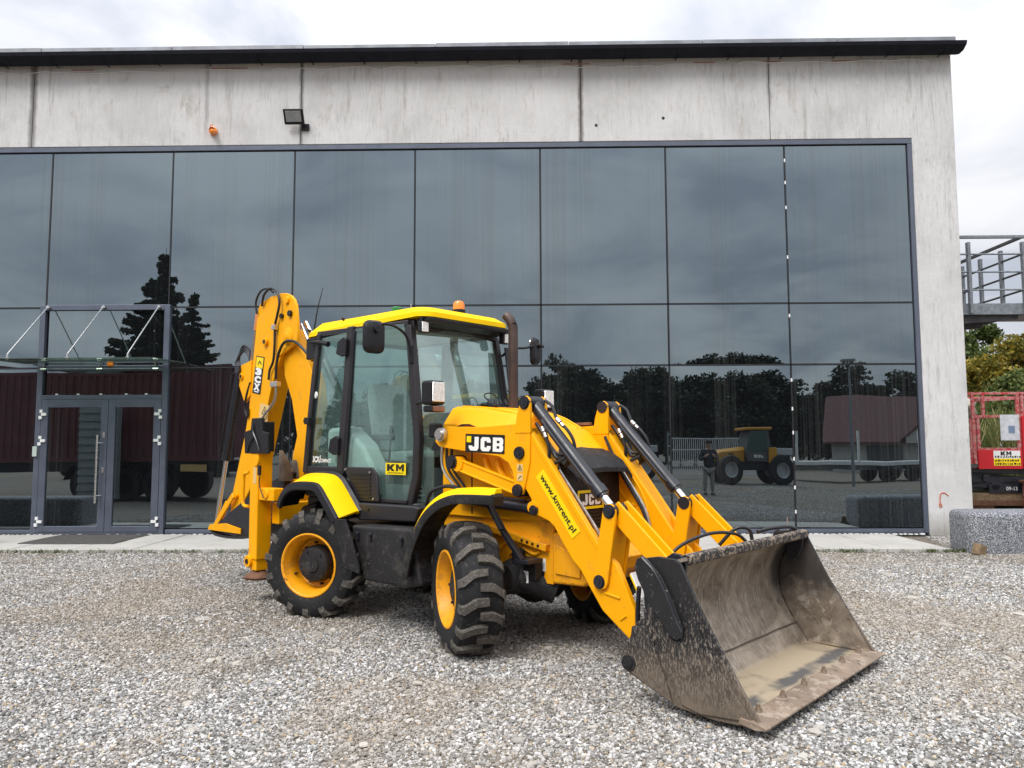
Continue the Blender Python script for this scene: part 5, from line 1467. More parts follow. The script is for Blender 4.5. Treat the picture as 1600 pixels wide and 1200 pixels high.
# ---- tilt cylinders: barrel, rod, pipe, hoses
for s in (-1, 1):
    yC = .51 * s
    p0 = Vector((2.372, yC, 1.935)); p1 = Vector((3.125, yC, 1.14)); dv_ = p1 - p0
    q = lambda f, n=0.0, y=0.0: p0 + dv_ * f + Vector((-dv_.z, 0, dv_.x)).normalized() * n + Vector((0, y, 0))
    b = MB().cyl(q(.03), q(.83), .050, n=22).cyl(q(.80), q(.86), .058, n=22).cyl(q(.86), q(.875), .047, n=20)
    b.cyl(p0 - Vector((0, .07, 0)), p0 + Vector((0, .07, 0)), .055, n=20)
    tc = P('tilt_cylinder', b, M['greyblack'], mc, 0)
    P('piston_rod', MB().cyl(q(.86), q(.985), .030, n=20), M['chrome'], tc, 0)
    P('rod_eye', MB().cyl(p1 - Vector((0, .045, 0)), p1 + Vector((0, .045, 0)), .06, n=22), M['greyblack'], tc, 0)
    P('pipe', MB().tube([q(.17, .0, -.05), q(.2, .005, -.064), q(.30, .0, -.066), q(.70, 0, -.066), q(.76, 0, -.062), q(.79, 0, -.045)], .011, 8, 3), M['greyblack'], tc, 0)
    P('fitting', MB().cyl(q(.21, -.035, -.05), q(.245, -.045, -.055), .020, n=10).cyl(q(.255, -.045, -.055), q(.29, -.055, -.06), .018, n=10).cyl(q(.22, .07, .02), q(.26, .075, .02), .018, n=10).cyl(q(.27, .075, .02), q(.30, .078, .02), .015, n=10), M['steel'], tc, 0)
    P('hose', MB().tube([q(.29, -.055, -.06), q(.36, -.09, -.06), q(.41, -.15, -.055), q(.43, -.20, -.04), (2.685, yC, 1.515), (2.60, yC, 1.515), (2.49, yC, 1.665), (2.40, yC, 1.78)], .014, 8, 6), M['hose'], tc, 0)
    P('hose', MB().tube([q(.05, .085, .02), q(.12, .10, .03), q(.22, .073, .02), q(.34, .08, .03), q(.43, .055, .04), q(.5, -.02, .05), q(.50, -.13, .04), (2.70, yC + .03, 1.535), (2.58, yC + .02, 1.55), (2.42, yC + .02, 1.74)], .013, 8, 6), M['hose'], tc, 0)
    yp = yC + .055 * (1 if s == -1 else -1)
    P('pipe', MB().tube([(2.58, yp, 1.42), (2.75, yp, 1.215), (2.90, yp, 1.03), (2.955, yp, .95)] if s == -1 else [(2.41, .408, 1.63), (2.58, .408, 1.38), (2.78, .408, 1.10), (2.85, .408, .89), (2.93, .40, .72)], .012, 8, 4), M['steel'], tc, 0)
    P('hose', MB().tube([(2.40, .40 * s, 1.68), (2.57, .395 * s, 1.37), (2.77, .395 * s, 1.08), (2.86, .39 * s, .85), (2.98, .385 * s, .68), (3.08, .36 * s, .66)], .013, 8, 4), M['hose'], tc, 0)
# ---- shovel levers and links
def f_lever():
    o = [(3.10, 1.15), (3.108, 1.18), (3.145, 1.205), (3.185, 1.195), (3.205, 1.16), (3.205, 1.10), (3.135, .66), (3.115, .62), (3.06, .60), (3.015, .625), (3.01, .68)]
    return MB().prism(o, -.625, -.600).prism(o, -.42, -.395).prism([(3.12, 1.09), (3.19, 1.09), (3.12, .66), (3.03, .68)], -.599, -.421)
lev = both('tilt_lever', f_lever, P_)
both('lever_pin', lambda: pin(3.155, 1.15, -.628, -.39, .038, .050), M['greyblack'], {-1: lev[0], 1: lev[1]}, 0)
both('lever_pin', lambda: pin(3.065, .66, -.628, -.40, .038, .048), M['greyblack'], {-1: lev[0], 1: lev[1]}, 0)
def f_link2():
    return MB().bar((3.15, -.565, 1.17), (3.56, -.565, .80), .022, .13).bar((3.15, -.455, 1.17), (3.56, -.455, .80), .022, .13).bar((3.18, -.51, 1.13), (3.54, -.51, .80), .085, .035)
both('shovel_link', f_link2, P_)
# ---- front shovel
M['ear'] = mat('scratched_black_ear_paint', (0.014, 0.014, 0.016), 0.4, 0, 0.2, 4, [(26, 0.68, (0.26, 0.23, 0.20), 0.8), (70, 0.66, (0.35, 0.33, 0.30), 0.7)], 0.1, 40)
side_o = [(3.64, .915), (3.75, .935), (3.865, .93), (3.905, .905), (4.05, .62), (4.22, .34), (4.375, .10), (4.36, .065), (4.10, .055), (3.87, .075), (3.70, .14), (3.52, .215), (3.495, .255), (3.53, .40), (3.595, .525), (3.655, .56), (3.648, .70), (3.62, .83)]
shv = {}
back = [(4.30, .092), (4.10, .092), (3.885, .105), (3.80, .235), (3.735, .34), (3.685, .46), (3.67, .58), (3.69, .70), (3.745, .81), (3.83, .885), (3.905, .915)]
bp = [Vector((x, 0, z)) for x, z in back]
curve = [(p.x, p.z) for p in (bp[:4] + catmull(bp[3:], 4)[1:])]
shell = MB().strip(curve, .022, -.945, .945)
shovel = P('shovel', shell, M['bucket_in'], bevel=0, smooth=25)
shovel['label'] = 'front shovel of bare scoured steel with black ends'
# ridge where the floor plate meets the back sheet
for s in (-1, 1):
    b = MB().prism(side_o, -.972, -.945)
    if s == 1: b = b.mirror()
    sd = P('side_plate', b, M['bucket_side'], shovel, .006)
    inn = MB().prism([(3.90, .89), (4.35, .10), (3.90, .105), (3.81, .235), (3.745, .34), (3.69, .46), (3.68, .58), (3.70, .69), (3.76, .80), (3.84, .87)], -.944, -.940)
    if s == 1: inn = inn.mirror()
    P('inner_lining', inn, M['bucket_in'], shovel, 0, smooth=0)
P('weld_seam', MB().tube([(3.806, -.94 + .1175 * q_, .24 + random.uniform(-.003, .003)) for q_ in range(17)], .005, 6), mat('dark_weld_bead', (0.085, 0.068, 0.05), 0.8, 0, 0.3, 20), shovel, 0)
for s in (-1, 1):
    # outer wear skin with rounded edges, the ears and the hinge boss
    skin_ = MB().prism([(3.57, .50), (3.665, .515), (3.71, .44), (3.755, .32), (3.80, .22), (3.84, .10), (3.70, .155), (3.53, .235)], -.990, -.973)
    front_ = MB().prism([(3.735, .56), (3.77, .575), (3.80, .52), (3.86, .455), (3.93, .47), (3.96, .56), (3.985, .60), (4.15, .34), (4.34, .10), (4.02, .075), (3.905, .10), (3.86, .20), (3.845, .34), (3.80, .44)], -.986, -.973)
    ear = MB().prism([(3.605, .86), (3.625, .915), (3.665, .935), (3.71, .905), (3.79, .83), (3.875, .68), (3.935, .54), (3.93, .49), (3.885, .468), (3.84, .49), (3.80, .545), (3.73, .62), (3.67, .72), (3.63, .79)], -1.006, -.987)
    rim_e = MB().tube([(3.66, -1.004, .925), (3.75, -1.004, .845), (3.83, -1.004, .715), (3.88, -1.004, .60), (3.925, -1.004, .52)], .008, 6, 4)
    boss = MB().cyl((3.545, -.997, .275), (3.545, -.975, .275), .050, n=20).cyl((3.545, -1.003, .275), (3.545, -.997, .275), .030, n=16)
    for nm, b, m_, bv in (('wear_skin', skin_, M['bucket_side'], .005), ('wear_skin', front_, M['bucket_side'], .005), ('ear_plate', ear, M['ear'], .005), ('ear_edge', rim_e, M['greyblack'], 0), ('hinge_boss', boss, M['black_dusty'], .003)):
        P(nm, b if s == -1 else b.mirror(), m_, shovel, bv)
def f_ear2():
    return MB().prism([(3.74, .86), (3.765, .925), (3.81, .955), (3.865, .95), (3.905, .90), (3.895, .82), (3.86, .74), (3.80, .70)], -.90, -.875)
for s in (-1, 1):
    P('ear_plate', f_ear2() if s == -1 else f_ear2().mirror(), M['greyblack'], shovel, .006)
P('top_lip', MB().prism([(3.80, .905), (3.885, .955), (3.925, .945), (3.925, .895), (3.905, .885), (3.83, .875)], -.875, .945), M['lip'], shovel, .010, 3)
P('back_brace', MB().prism([(3.60, .30), (3.70, .30), (3.655, .46), (3.645, .58), (3.665, .70), (3.72, .81), (3.66, .80), (3.60, .70)], -.70, -.66).prism([(3.45, .30), (3.70, .30), (3.645, .58), (3.665, .70), (3.50, .80), (3.42, .5)], -.62, -.59)
  .prism([(3.45, .30), (3.70, .30), (3.645, .58), (3.665, .70), (3.50, .80), (3.42, .5)], -.43, -.40).prism([(3.45, .30), (3.70, .30), (3.645, .58), (3.665, .70), (3.50, .80), (3.42, .5)], .40, .43).prism([(3.45, .30), (3.70, .30), (3.645, .58), (3.665, .70), (3.50, .80), (3.42, .5)], .59, .62), M['greyblack'], shovel, .005)
P('cylinder_tube', MB().cyl((3.46, -.36, .55), (3.46, .36, .55), .07, n=18).cyl((3.28, -.30, .42), (3.50, -.34, .42), .06, n=16).tube([(3.36, -.60, .34), (3.40, -.66, .50), (3.44, -.70, .68)], .016, 8, 5), M['greyblack'], shovel, 0)
ce = MB().prism([(4.26, .084), (4.27, .116), (4.36, .108), (4.425, .090), (4.425, .078), (4.36, .066)], -1.0, 1.0)
P('cutting_edge', ce, M['edge_steel'], shovel, .004)
bolt_me = None
for i, by in enumerate((-.83, -.50, -.165, .165, .50, .83)):
    if bolt_me is None:
        bo = MB().cyl((0, 0, 0), (0, 0, .026), .021, n=6).cyl((0, 0, .026), (0, 0, .044), .012, n=8).build('bolt', M['edge_steel'], shovel, .002)
        bolt_me = bo
    else:
        bo = bolt_me.copy(); COL.objects.link(bo)
    bo.location = (4.30, by + random.uniform(-.01, .01), .112)
P('hose', MB().tube([(3.42, -.40, .74), (3.50, -.30, .90), (3.62, -.08, .985), (3.70, .16, .97), (3.72, .30, .90)], .012, 10, 6), M['hose'], shovel, 0)
P('hose', MB().tube([(3.50, .30, .86), (3.60, .36, .98), (3.68, .42, .98), (3.70, .44, .88)], .014, 10, 5), M['hose'], shovel, 0)
P('hose', MB().tube([(3.74, .44, .965), (3.80, .55, .985), (3.86, .72, .985), (3.88, .80, .965)], .014, 10, 5), M['hose'], shovel, 0)
P('wire', MB().tube([(3.86, .70, .96), (3.86, .70, 1.06)], .004, 6), M['steel'], shovel, 0)
# ---- wheels
def tyre_mb():
    t = MB().lathe([(-.105, .285), (-.150, .290), (-.168, .315), (-.178, .375), (-.172, .425), (-.150, .462), (-.10, .478), (0, .483), (.10, .478), (.150, .462), (.172, .425), (.178, .375), (.168, .315), (.150, .290), (.105, .285)], 64)
    return t
def lugs_mb():
    t = MB(); N_ = 15
    def surf(y):
        a = abs(y)
        if a <= .10: return .483 - .005 * (a / .10) ** 2
        if a <= .15: return .478 - .016 * ((a - .10) / .05)
        return .462 - .037 * ((a - .15) / .022)
    for i in range(2 * N_):
        s = 1 if i % 2 else -1
        ph = 2 * math.pi * i / (2 * N_)
        # centre line from the shoulder to past the middle, kinked
        cl = [(.176 * s, .00), (.150 * s, .015), (.085 * s, .105), (.060 * s, .125), (-.030 * s, .135)]
        hw = [.072, .076, .072, .070, .062]
        rings = []
        for (y, dp_), w_ in zip(cl, hw):
            r0 = surf(y) - .02; r1 = surf(min(abs(y), .150)) + .033 if abs(y) < .16 else .462 + .004
            if abs(y) > .16: r1 = .452
            ring = []
            for r_, k in ((r0, -1.10), (r1, -.80), (r1, .80), (r0, 1.10)):
                a = ph + dp_ + k * w_
                ring.append((r_ * math.cos(a), y, r_ * math.sin(a)))
            rings.append(ring)
        t.loft(rings, True, True)
    return t
TY, LG = tyre_mb().mesh('tyre', 40), lugs_mb().mesh('tread_lug', 30)
rim_prof = [(-.150, .297), (-.165, .297), (-.168, .285), (-.158, .274), (-.135, .268), (-.110, .252), (-.06, .238), (-.01, .232), (.02, .228), (.035, .20), (.035, .155), (.03, 0.0)]
RM = MB().lathe(rim_prof, 48).lathe([(.150, .297), (.165, .297), (.16, .275), (.10, .245), (.03, .235)], 32).mesh('wheel', 32)
HB = MB().lathe([(.03, .175), (-.055, .172), (-.085, .155), (-.095, .12), (-.098, .075), (-.112, .07), (-.114, 0)], 32)
for k in range(10):
    a = 2 * math.pi * k / 10
    HB.cyl((.195 * math.cos(a), .03, .195 * math.sin(a)), (.195 * math.cos(a), .0, .195 * math.sin(a)), .013, n=6)
for k in range(5):
    a = 2 * math.pi * k / 5 + .3
    HB.cyl((.125 * math.cos(a), -.09, .125 * math.sin(a)), (.125 * math.cos(a), -.106, .125 * math.sin(a)), .010, n=6)
HB = HB.mesh('hub', 32)
VL = MB().tube([(.20, -.02, .13), (.19, -.07, .125)], .010, 8).mesh('valve', 30)
for (x, y, a, z, flip) in ((-.09, -.80, 23, .498, 0), (1.895, -.775, -28, .502, 0), (-.17, .80, 23, .498, 180), (2.03, .755, -28, .502, 180)):
    w = put('wheel', RM, M['paint_worn'], mc)
    w.location = (x, y, z); w.rotation_euler = (0, R(random.uniform(0, 360)), R(a + flip)); w.rotation_mode = 'YXZ' if False else 'XYZ'
    for nm, me, m_ in (('tyre', TY, M['rubber']), ('tread_lug', LG, M['lug']), ('hub', HB, M['black_dusty']), ('valve', VL, M['greyblack'])):
        put(nm, me, m_, w, **({'kind': 'stuff'} if nm == 'tread_lug' else {}))
# ---- rear mudguards: yellow flank, black lip
def arch(path, section):
    """path of (x, z, nx, nz); section of (offset along normal, y)"""
    rings = []
    for x, z, nx, nz in path:
        rings.append([(x + nx * o_, y, z + nz * o_) for o_, y in section])
    return MB().loft(rings, True, True)
def normals(pts):
    out = []
    for i, (x, z) in enumerate(pts):
        a = pts[max(i - 1, 0)]; b = pts[min(i + 1, len(pts) - 1)]
        dx, dz = b[0] - a[0], b[1] - a[1]; l_ = math.hypot(dx, dz)
        out.append((x, z, -dz / l_, dx / l_))
    return out
rp2 = [(-.60, 1.02), (-.545, 1.12), (-.44, 1.205), (-.30, 1.245), (-.02, 1.25), (.09, 1.225), (.19, 1.14), (.30, 1.03), (.385, .945)]
rp3 = [(p.x, p.z) for p in catmull([Vector((x, 0, z)) for x, z in rp2], 4)]
for s in (-1, 1):
    pth = normals(rp3)
    yel = arch(pth[2:], [(.085, -.70), (.095, -.76), (.012, -.93), (-.005, -.925), (.06, -.76), (.06, -.70)])
    blk = arch(pth, [(.02, -.925), (.012, -.945), (-.055, -.955), (-.065, -.935), (-.03, -.90), (.0, -.70), (.02, -.70)])
    top = arch(pth[1:], [(.07, -.62), (.115, -.70), (.088, -.735), (.05, -.70), (.05, -.62)])
    P('rear_mudguard', yel if s == -1 else yel.mirror(), M['lemon'], bevel=.004)
    P('mudguard_lip', blk if s == -1 else blk.mirror(), M['black'], bevel=.004)
    P('mudguard_top', top if s == -1 else top.mirror(), M['black'], bevel=.004)
    fl_ = MB().prism([(.33, .945), (.53, .955), (.62, .80), (.74, .56), (.74, .50), (.53, .54), (.45, .74)], -.945, -.925)
    P('mud_flap', fl_ if s == -1 else fl_.mirror(), M['black_dusty'], bevel=.004)
# ---- front mudguards
fp = [(1.345, .53), (1.385, .70), (1.47, .88), (1.58, 1.03), (1.72, 1.13), (1.88, 1.185), (2.05, 1.20), (2.34, 1.205)]
fp3 = [(p.x, p.z) for p in catmull([Vector((x, 0, z)) for x, z in fp], 4)]
for s in (-1, 1):
    pth = normals(fp3)
    blk = arch(pth, [(.0, -.945), (.035, -.94), (.045, -.90), (.045, -.64), (.02, -.64), (.02, -.90), (-.035, -.925), (-.035, -.94)])
    yel = arch(pth[8:], [(.030, -.935), (.085, -.885), (.085, -.68), (.046, -.65), (.046, -.90)])
    lipf = MB().prism([(2.33, 1.165), (2.35, 1.165), (2.36, 1.23), (2.345, 1.25), (2.33, 1.25)], -.945, -.655)
    for q_ in (blk, yel, lipf):
        q_.v = [(x, y if y < -.9 or x < 1.85 else y + (-.90 - y) * .72 * min(1, (x - 1.85) / .45), z) for x, y, z in q_.v]
    P('front_mudguard', blk if s == -1 else blk.mirror(), M['black_dusty'], bevel=.004)
    P('mudguard_cap', yel if s == -1 else yel.mirror(), M['lemon'], bevel=.006)
    P('mudguard_end', lipf if s == -1 else lipf.mirror(), M['black'], bevel=.004)
    stt = MB().bar((2.02, -.66, 1.17), (2.22, -.70, .96), .05, .035).bar((2.22, -.70, .96), (2.34, -.62, .74), .05, .035).box((2.36, -.56, .73), (.14, .18, .03))
    P('mudguard_stay', stt if s == -1 else stt.mirror(), M['greyblack'], bevel=.005)
# ---- tank and step between the wheels
P('tank', MB().prism([(.50, .90), (1.33, .92), (1.47, .47), (1.20, .43), (.70, .43)], -.86, -.40), M['black_dusty'], bevel=.03, seg=3)
P('tank', MB().prism([(.50, .90), (1.33, .92), (1.47, .47), (1.20, .43), (.70, .43)], .40, .86), M['black_dusty'], bevel=.03, seg=3)
for bx in (.62, .80, 1.22):
    P('tank_bolt', MB().cyl((bx, -.885, .83), (bx, -.855, .83), .02, n=10).box((bx, -.87, .81), (.035, .02, .06)), M['greyblack'], bevel=.003)
P('sill', MB().prism([(.38, 1.085), (1.20, 1.09), (1.26, 1.08), (1.20, .955), (.39, .925)], -.71, .71), M['cabframe'], bevel=.02, seg=3)
P('sill_plug', MB().cyl((.56, -.718, 1.03), (.56, -.708, 1.03), .014, n=10), M['print_black'], bevel=0)
# ---- cab
CF = M['cabframe']
def pillar(pts, w, d):
    b = MB()
    rings = []
    for p in pts:
        x, y, z = p
        rings.append([(x - w / 2, y - d / 2, z), (x + w / 2, y - d / 2, z), (x + w / 2, y + d / 2, z), (x - w / 2, y + d / 2, z)])
    return b.loft(rings, True, True)
cab = P('cab_floor', MB().span((-.60, -.60, 1.0), (1.10, .60, 1.10)).span((-.62, -.62, 1.10), (-.30, .62, 1.36)), M['trim_dark'], bevel=.02)
for s in (-1, 1):
    y = .64 * s
    P('a_pillar', pillar([(.985, .575 * s, 1.05), (1.085, .58 * s, 1.33), (1.10, .58 * s, 1.66), (1.05, .572 * s, 2.04), (.995, .562 * s, 2.38), (.935, .55 * s, 2.70)], .085, .07), CF, cab, .016)
    P('b_pillar', pillar([(.035, y, 1.30), (.075, y, 1.70), (.125, y * .99, 2.2), (.165, y * .98, 2.76)], .105, .06), CF, cab, .014)
    P('c_pillar', pillar([(-.55, y, 1.34), (-.48, y, 1.9), (-.42, y, 2.3), (-.36, y * .98, 2.74)], .075, .07), CF, cab, .014)
    P('door_rail', pillar([(.125, y * 1.03, 1.36), (.165, y * 1.03, 1.75), (.205, y * 1.02, 2.25), (.235, y * 1.01, 2.71)], .035, .03), M['black'], cab, .006)
    P('cab_rail', MB().bar((-.40, y * .97, 2.735), (.94, .555 * s, 2.715), .06, .06), CF, cab, .012)
    P('cab_rail', MB().bar((-.58, y, 1.37), (.10, y, 1.37), .05, .075), CF, cab, .012)
    # glass
    P('side_window', MB().prism([(-.48, 1.40), (.0, 1.40), (.10, 2.2), (.14, 2.71), (-.32, 2.69), (-.40, 2.2)], y * 1.0 - .003, y * 1.0 + .003), M['cabglass'], cab, 0, smooth=0)
    dgp = [(.15, 1.40), (.55, 1.40), (.60, 1.34), (.63, 1.12), (.98, 1.10), (1.06, 1.33), (1.07, 1.66), (1.025, 2.04), (.97, 2.38), (.90, 2.71), (.24, 2.73), (.20, 2.2)]
    yg = lambda x: s * (.652 - max(0, x - .15) * .078)
    P('door_glass', MB().loft([[(x, yg(x) - .003, z) for x, z in dgp], [(x, yg(x) + .003, z) for x, z in dgp]], True, True), M['cabglass'], cab, 0, smooth=0)
# door lower panel with the vent grille and hinges
P('door_panel', MB().prism([(.10, 1.41), (.56, 1.41), (.62, 1.35), (.655, 1.10), (.36, 1.09)], -.672, -.645), CF, cab, .012)
for k in range(7):
    z_ = 1.345 - .035 * k
    P('vent_slat', MB().span((.215 + .026 * k, -.680, z_ - .010), (.545, -.671, z_ + .006)), M['print_black'], cab, 0, smooth=0)
for bx, bz in ((.155, 1.385), (.53, 1.365), (.585, 1.125)):
    P('screw', MB().cyl((bx, -.680, bz), (bx, -.671, bz), .011, n=8), M['steel'], cab, 0)
P('door_sill', MB().prism([(.60, 1.095), (1.00, 1.095), (1.00, 1.13), (.62, 1.13)], -.635, -.60), CF, cab, .008)
P('door_base', MB().prism([(.64, 1.12), (.97, 1.12), (1.03, 1.26), (.635, 1.26)], -.585, -.575), M['trim_dark'], cab, 0)
for (x, z) in ((.10, 2.57), (-.005, 1.62)):
    P('hinge', MB().prism([(x - .10, z - .07), (x - .02, z - .10), (x + .06, z - .10), (x + .07, z + .06), (x + .02, z + .085), (x - .07, z + .05)], -.70, -.665), M['black'], cab, .008)
P('handle', MB().tube([(-.46, -.69, 2.655), (-.36, -.70, 2.65), (-.22, -.70, 2.63), (-.14, -.69, 2.61)], [.012, .03], 8, 3), M['black'], cab, 0)
P('window_catch', MB().box((-.46, -.69, 1.86), (.09, .06, .07)).cyl((-.50, -.67, 1.86), (-.50, -.72, 1.86), .02, n=8), M['black'], cab, .01)
P('window_knob', MB().lathe([(-.66, 0), (-.655, .032), (-.645, .038)], 18, 'y', (-.41, 0, 2.12)), M['white'], cab, 0)
# front, rear screens and cross rails
ws = [(.955, .53, 2.69), (1.055, .55, 2.06), (1.105, .555, 1.66), (1.10, .55, 1.50)]
P('windscreen', MB().loft([[(x - o_, -y, z) for x, y, z in ws for o_ in (0,)] , [(x - .0, 0, z + .0) for x, y, z in [(1.0, 0, 2.69), (1.11, 0, 2.06), (1.16, 0, 1.66), (1.155, 0, 1.50)]], [(x, y, z) for x, y, z in ws]], False, False), M['screenglass'], cab, 0, smooth=60)
P('rear_window', MB().prism([(-.53, 1.42), (-.35, 2.70), (-.344, 2.70), (-.524, 1.42)], -.58, .58), M['cabglass'], cab, 0, smooth=0)
P('front_rail', MB().bar((.955, -.55, 2.70), (.955, .55, 2.70), .06, .09, (1, 0, 0)).bar((1.10, -.57, 1.46), (1.10, .57, 1.46), .06, .10, (1, 0, 0)), CF, cab, .012)
P('front_corner_glass', MB().prism([(1.12, 1.12), (1.28, 1.12), (1.28, 1.56), (1.13, 1.62)], -.565, -.558), M['cabglass'], cab, 0, smooth=0)
P('rear_rail', MB().bar((-.37, -.62, 2.72), (-.37, .62, 2.72), .06, .09, (1, 0, 0)).bar((-.54, -.62, 1.39), (-.54, .62, 1.39), .05, .07, (1, 0, 0)), CF, cab, .012)
P('rear_light_box', MB().box((-.50, -.60, 2.60), (.16, .12, .22)), M['black'], cab, .012)
P('seal', MB().loft([[(1.19, -.52, 1.56), (1.19, -.44, 1.72), (1.20, 0, 1.90), (1.19, .44, 1.84), (1.19, .52, 1.56)], [(1.32, -.50, 1.56), (1.32, -.42, 1.76), (1.32, 0, 1.99), (1.32, .42, 1.90), (1.32, .50, 1.56)]], False, False), M['black'], cab, 0)
# roof
rr2 = []
def rring(z, gx0, gx1, gy, rc):
    pts = []
    for (cx, cy, a0) in ((gx1 - rc, gy - rc, 0), (gx0 + rc, gy - rc, 90), (gx0 + rc, -gy + rc, 180), (gx1 - rc, -gy + rc, 270)):
        for k in range(6):
            a = R(a0 + 18 * k)
            x = cx + rc * math.cos(a)
            dz = 0.028 * (1 - ((x - .35) / .95) ** 2) + (-.035 if x < -.45 else 0)
            pts.append((x, cy + rc * math.sin(a), z + dz))
    return pts
rf_ = MB().loft([rring(2.745, -.56, 1.10, .60, .10), rring(2.755, -.66, 1.165, .645, .13), rring(2.80, -.655, 1.16, .638, .13), rring(2.85, -.55, 1.08, .575, .14), rring(2.872, -.36, .90, .44, .14)], True, True)
rf_.v = [(x, y * (1 - .13 * max(0, x + .3) / 1.5), z) for x, y, z in rf_.v]
P('roof', rf_, M['lemon'], bevel=0, smooth=24)
rfv = MB().prism([(1.0, 2.69), (1.175, 2.715), (1.18, 2.752), (1.0, 2.752)], -.53, .53)
P('roof_visor', rfv, M['black'], bevel=.008)
P('headliner', MB().span((-.40, -.54, 2.71), (.92, .54, 2.73)), M['trim'], cab, .01)
# interior
seat = P('seat', MB().prism([(.02, 1.46), (.52, 1.44), (.55, 1.52), (.50, 1.56), (.12, 1.55), (.02, 1.58)], -.25, .25), M['seat'], cab, .03, 3)
P('seat_back', MB().prism([(.00, 1.52), (.13, 1.54), (.02, 2.12), (-.03, 2.24), (-.10, 2.24), (-.12, 2.10)], -.24, .24), M['seat'], cab, .035, 3)
P('seat_base', MB().span((.10, -.18, 1.10), (.45, .18, 1.44)), M['black'], cab, .02)
P('armrest', MB().span((.05, -.34, 1.66), (.40, -.27, 1.72)).span((.05, .27, 1.66), (.40, .34, 1.72)), M['trim_dark'], cab, .015)
P('steering_wheel', MB().lathe([(.012 * math.sin(t * math.pi / 4), .19 + .014 * math.cos(t * math.pi / 4)) for t in range(8)], 28, 'z', closed=True).box((0, 0, -.01), (.36, .035, .015)).cyl((0, 0, -.03), (0, 0, .02), .045, n=14).xf(Matrix.Translation((.72, 0, 1.86)) @ Matrix.Rotation(R(-24), 4, 'Y')), M['black'], cab, 0)
P('steering_column', MB().tube([(.74, 0, 1.84), (.86, 0, 1.5), (.95, 0, 1.12)], [.045, .08], 10, 3), M['trim_dark'], cab, 0)
P('dashboard', MB().prism([(.98, 1.12), (1.12, 1.12), (1.16, 1.56), (1.05, 1.66), (.96, 1.60)], -.30, .56), M['trim_dark'], cab, .03)
P('side_console', MB().prism([(-.28, 1.12), (.42, 1.12), (.50, 1.36), (.30, 1.62), (.02, 1.80), (-.28, 1.78)], -.60, -.38), M['trim'], cab, .05, 3)
P('side_console', MB().prism([(-.28, 1.12), (.62, 1.12), (.62, 1.60), (.30, 1.72), (-.28, 1.74)], .36, .60), M['trim'], cab, .05, 3)
P('cup_ring', MB().lathe([(-.01, .035), (.01, .042), (.012, .05), (-.01, .05)], 20, 'z', (.10, -.48, 1.80)), M['black'], cab, 0)
P('control_lever', MB().cyl((.48, -.42, 1.40), (.52, -.42, 1.72), .010, n=8).cyl((.52, -.42, 1.72), (.525, -.42, 1.80), .022, .018, 10), M['black'], cab, 0)
P('floor_bellows', MB().lathe([(0.0, .12), (.02, .10), (.04, .11), (.06, .085), (.08, .095), (.10, .07), (.12, .08), (.14, .05)], 16, 'z', (.72, -.30, 1.10)), M['trim_dark'], cab, 0)
# lettering on the cab glass
km = panel('rental_sticker', 0.285, 0.105, (.825, -.6130, 1.400), XR, ZU, M['print_yellow'], cab)
block_letters('sticker_lettering', 'KM', 0.24, 0.062, (.825, -.6150, 1.411), XR, ZU, M['print_black'], cab)
sp2 = MB()
for k in range(11):
    sp2.span((.715 + .0205 * k, -.6165, 1.359), (.715 + .0205 * k + (.013 if k % 3 else .009), -.615, 1.369))
P('sticker_print', sp2, M['print_black'], cab, 0, smooth=0)
text_mesh('model_lettering', '3CX', 0.115, 0.062, (-.385, -.6440, 1.475), XR, (.05, 0, 1), M['print_white'], cab, bold=.045)
text_mesh('model_lettering', 'COMPACT', 0.185, 0.036, (-.225, -.6440, 1.462), XR, (.1, 0, 1), M['print_white'], cab, bold=.03)
P('model_stroke', MB().bar((-.325, -.646, 1.440), (-.305, -.646, 1.515), .001, .010), M['print_white'], cab, 0, smooth=0)
# ---- lamps, beacon, aerial, mirrors, exhaust
for s in (-1, 1):
    y = .725 * s
    hl = P('headlight', MB().box((1.45, y, 2.05), (.13, .175, .205)), M['black'], bevel=.028, seg=3)
    P('lamp_lens', MB().box((1.516, y, 2.055), (.012, .135, .165)), M['lens'], hl, .008)
    P('indicator', MB().box((1.45, y - .01 * s, 1.915), (.115, .155, .055)), M['black'], hl, .014)
    P('indicator_lens', MB().box((1.50, y - .01 * s, 1.915), (.03, .13, .045)), M['amber'], hl, .008)
    P('lamp_arm', MB().tube([(1.10, .60 * s, 1.985), (1.28, .66 * s, 1.985), (1.40, y, 1.985)], .018, 8, 3), M['black'], hl, 0)
    wl = P('work_light', MB().box((1.10, .53 * s, 2.665), (.06, .095, .105)), M['black'], bevel=.01)
    P('lamp_lens', MB().box((1.133, .54 * s, 2.665), (.008, .075, .088)), M['lens'], wl, .004)
    P('lamp_bracket', MB().box((1.09, .54 * s, 2.73), (.03, .03, .05)), M['black'], wl, 0)
P('mirror_arm', MB().tube([(1.02, -.60, 2.36), (1.03, -.66, 2.56), (1.04, -.80, 2.645), (1.03, -.94, 2.655), (1.02, -1.0, 2.60)], .013, 8, 5).cyl((1.02, -.60, 2.34), (1.015, -.60, 2.50), .022, n=10), M['black'])
mr = MB()
ring_ = []
def rrect(w, h, r, n=5):
    pts = []
    for cx, cy, a0 in ((w / 2 - r, h / 2 - r, 0), (-w / 2 + r, h / 2 - r, 90), (-w / 2 + r, -h / 2 + r, 180), (w / 2 - r, -h / 2 + r, 270)):
        for k in range(n):
            a = R(a0 + 90 * k / (n - 1)); pts.append((cx + r * math.cos(a), cy + r * math.sin(a)))
    return pts
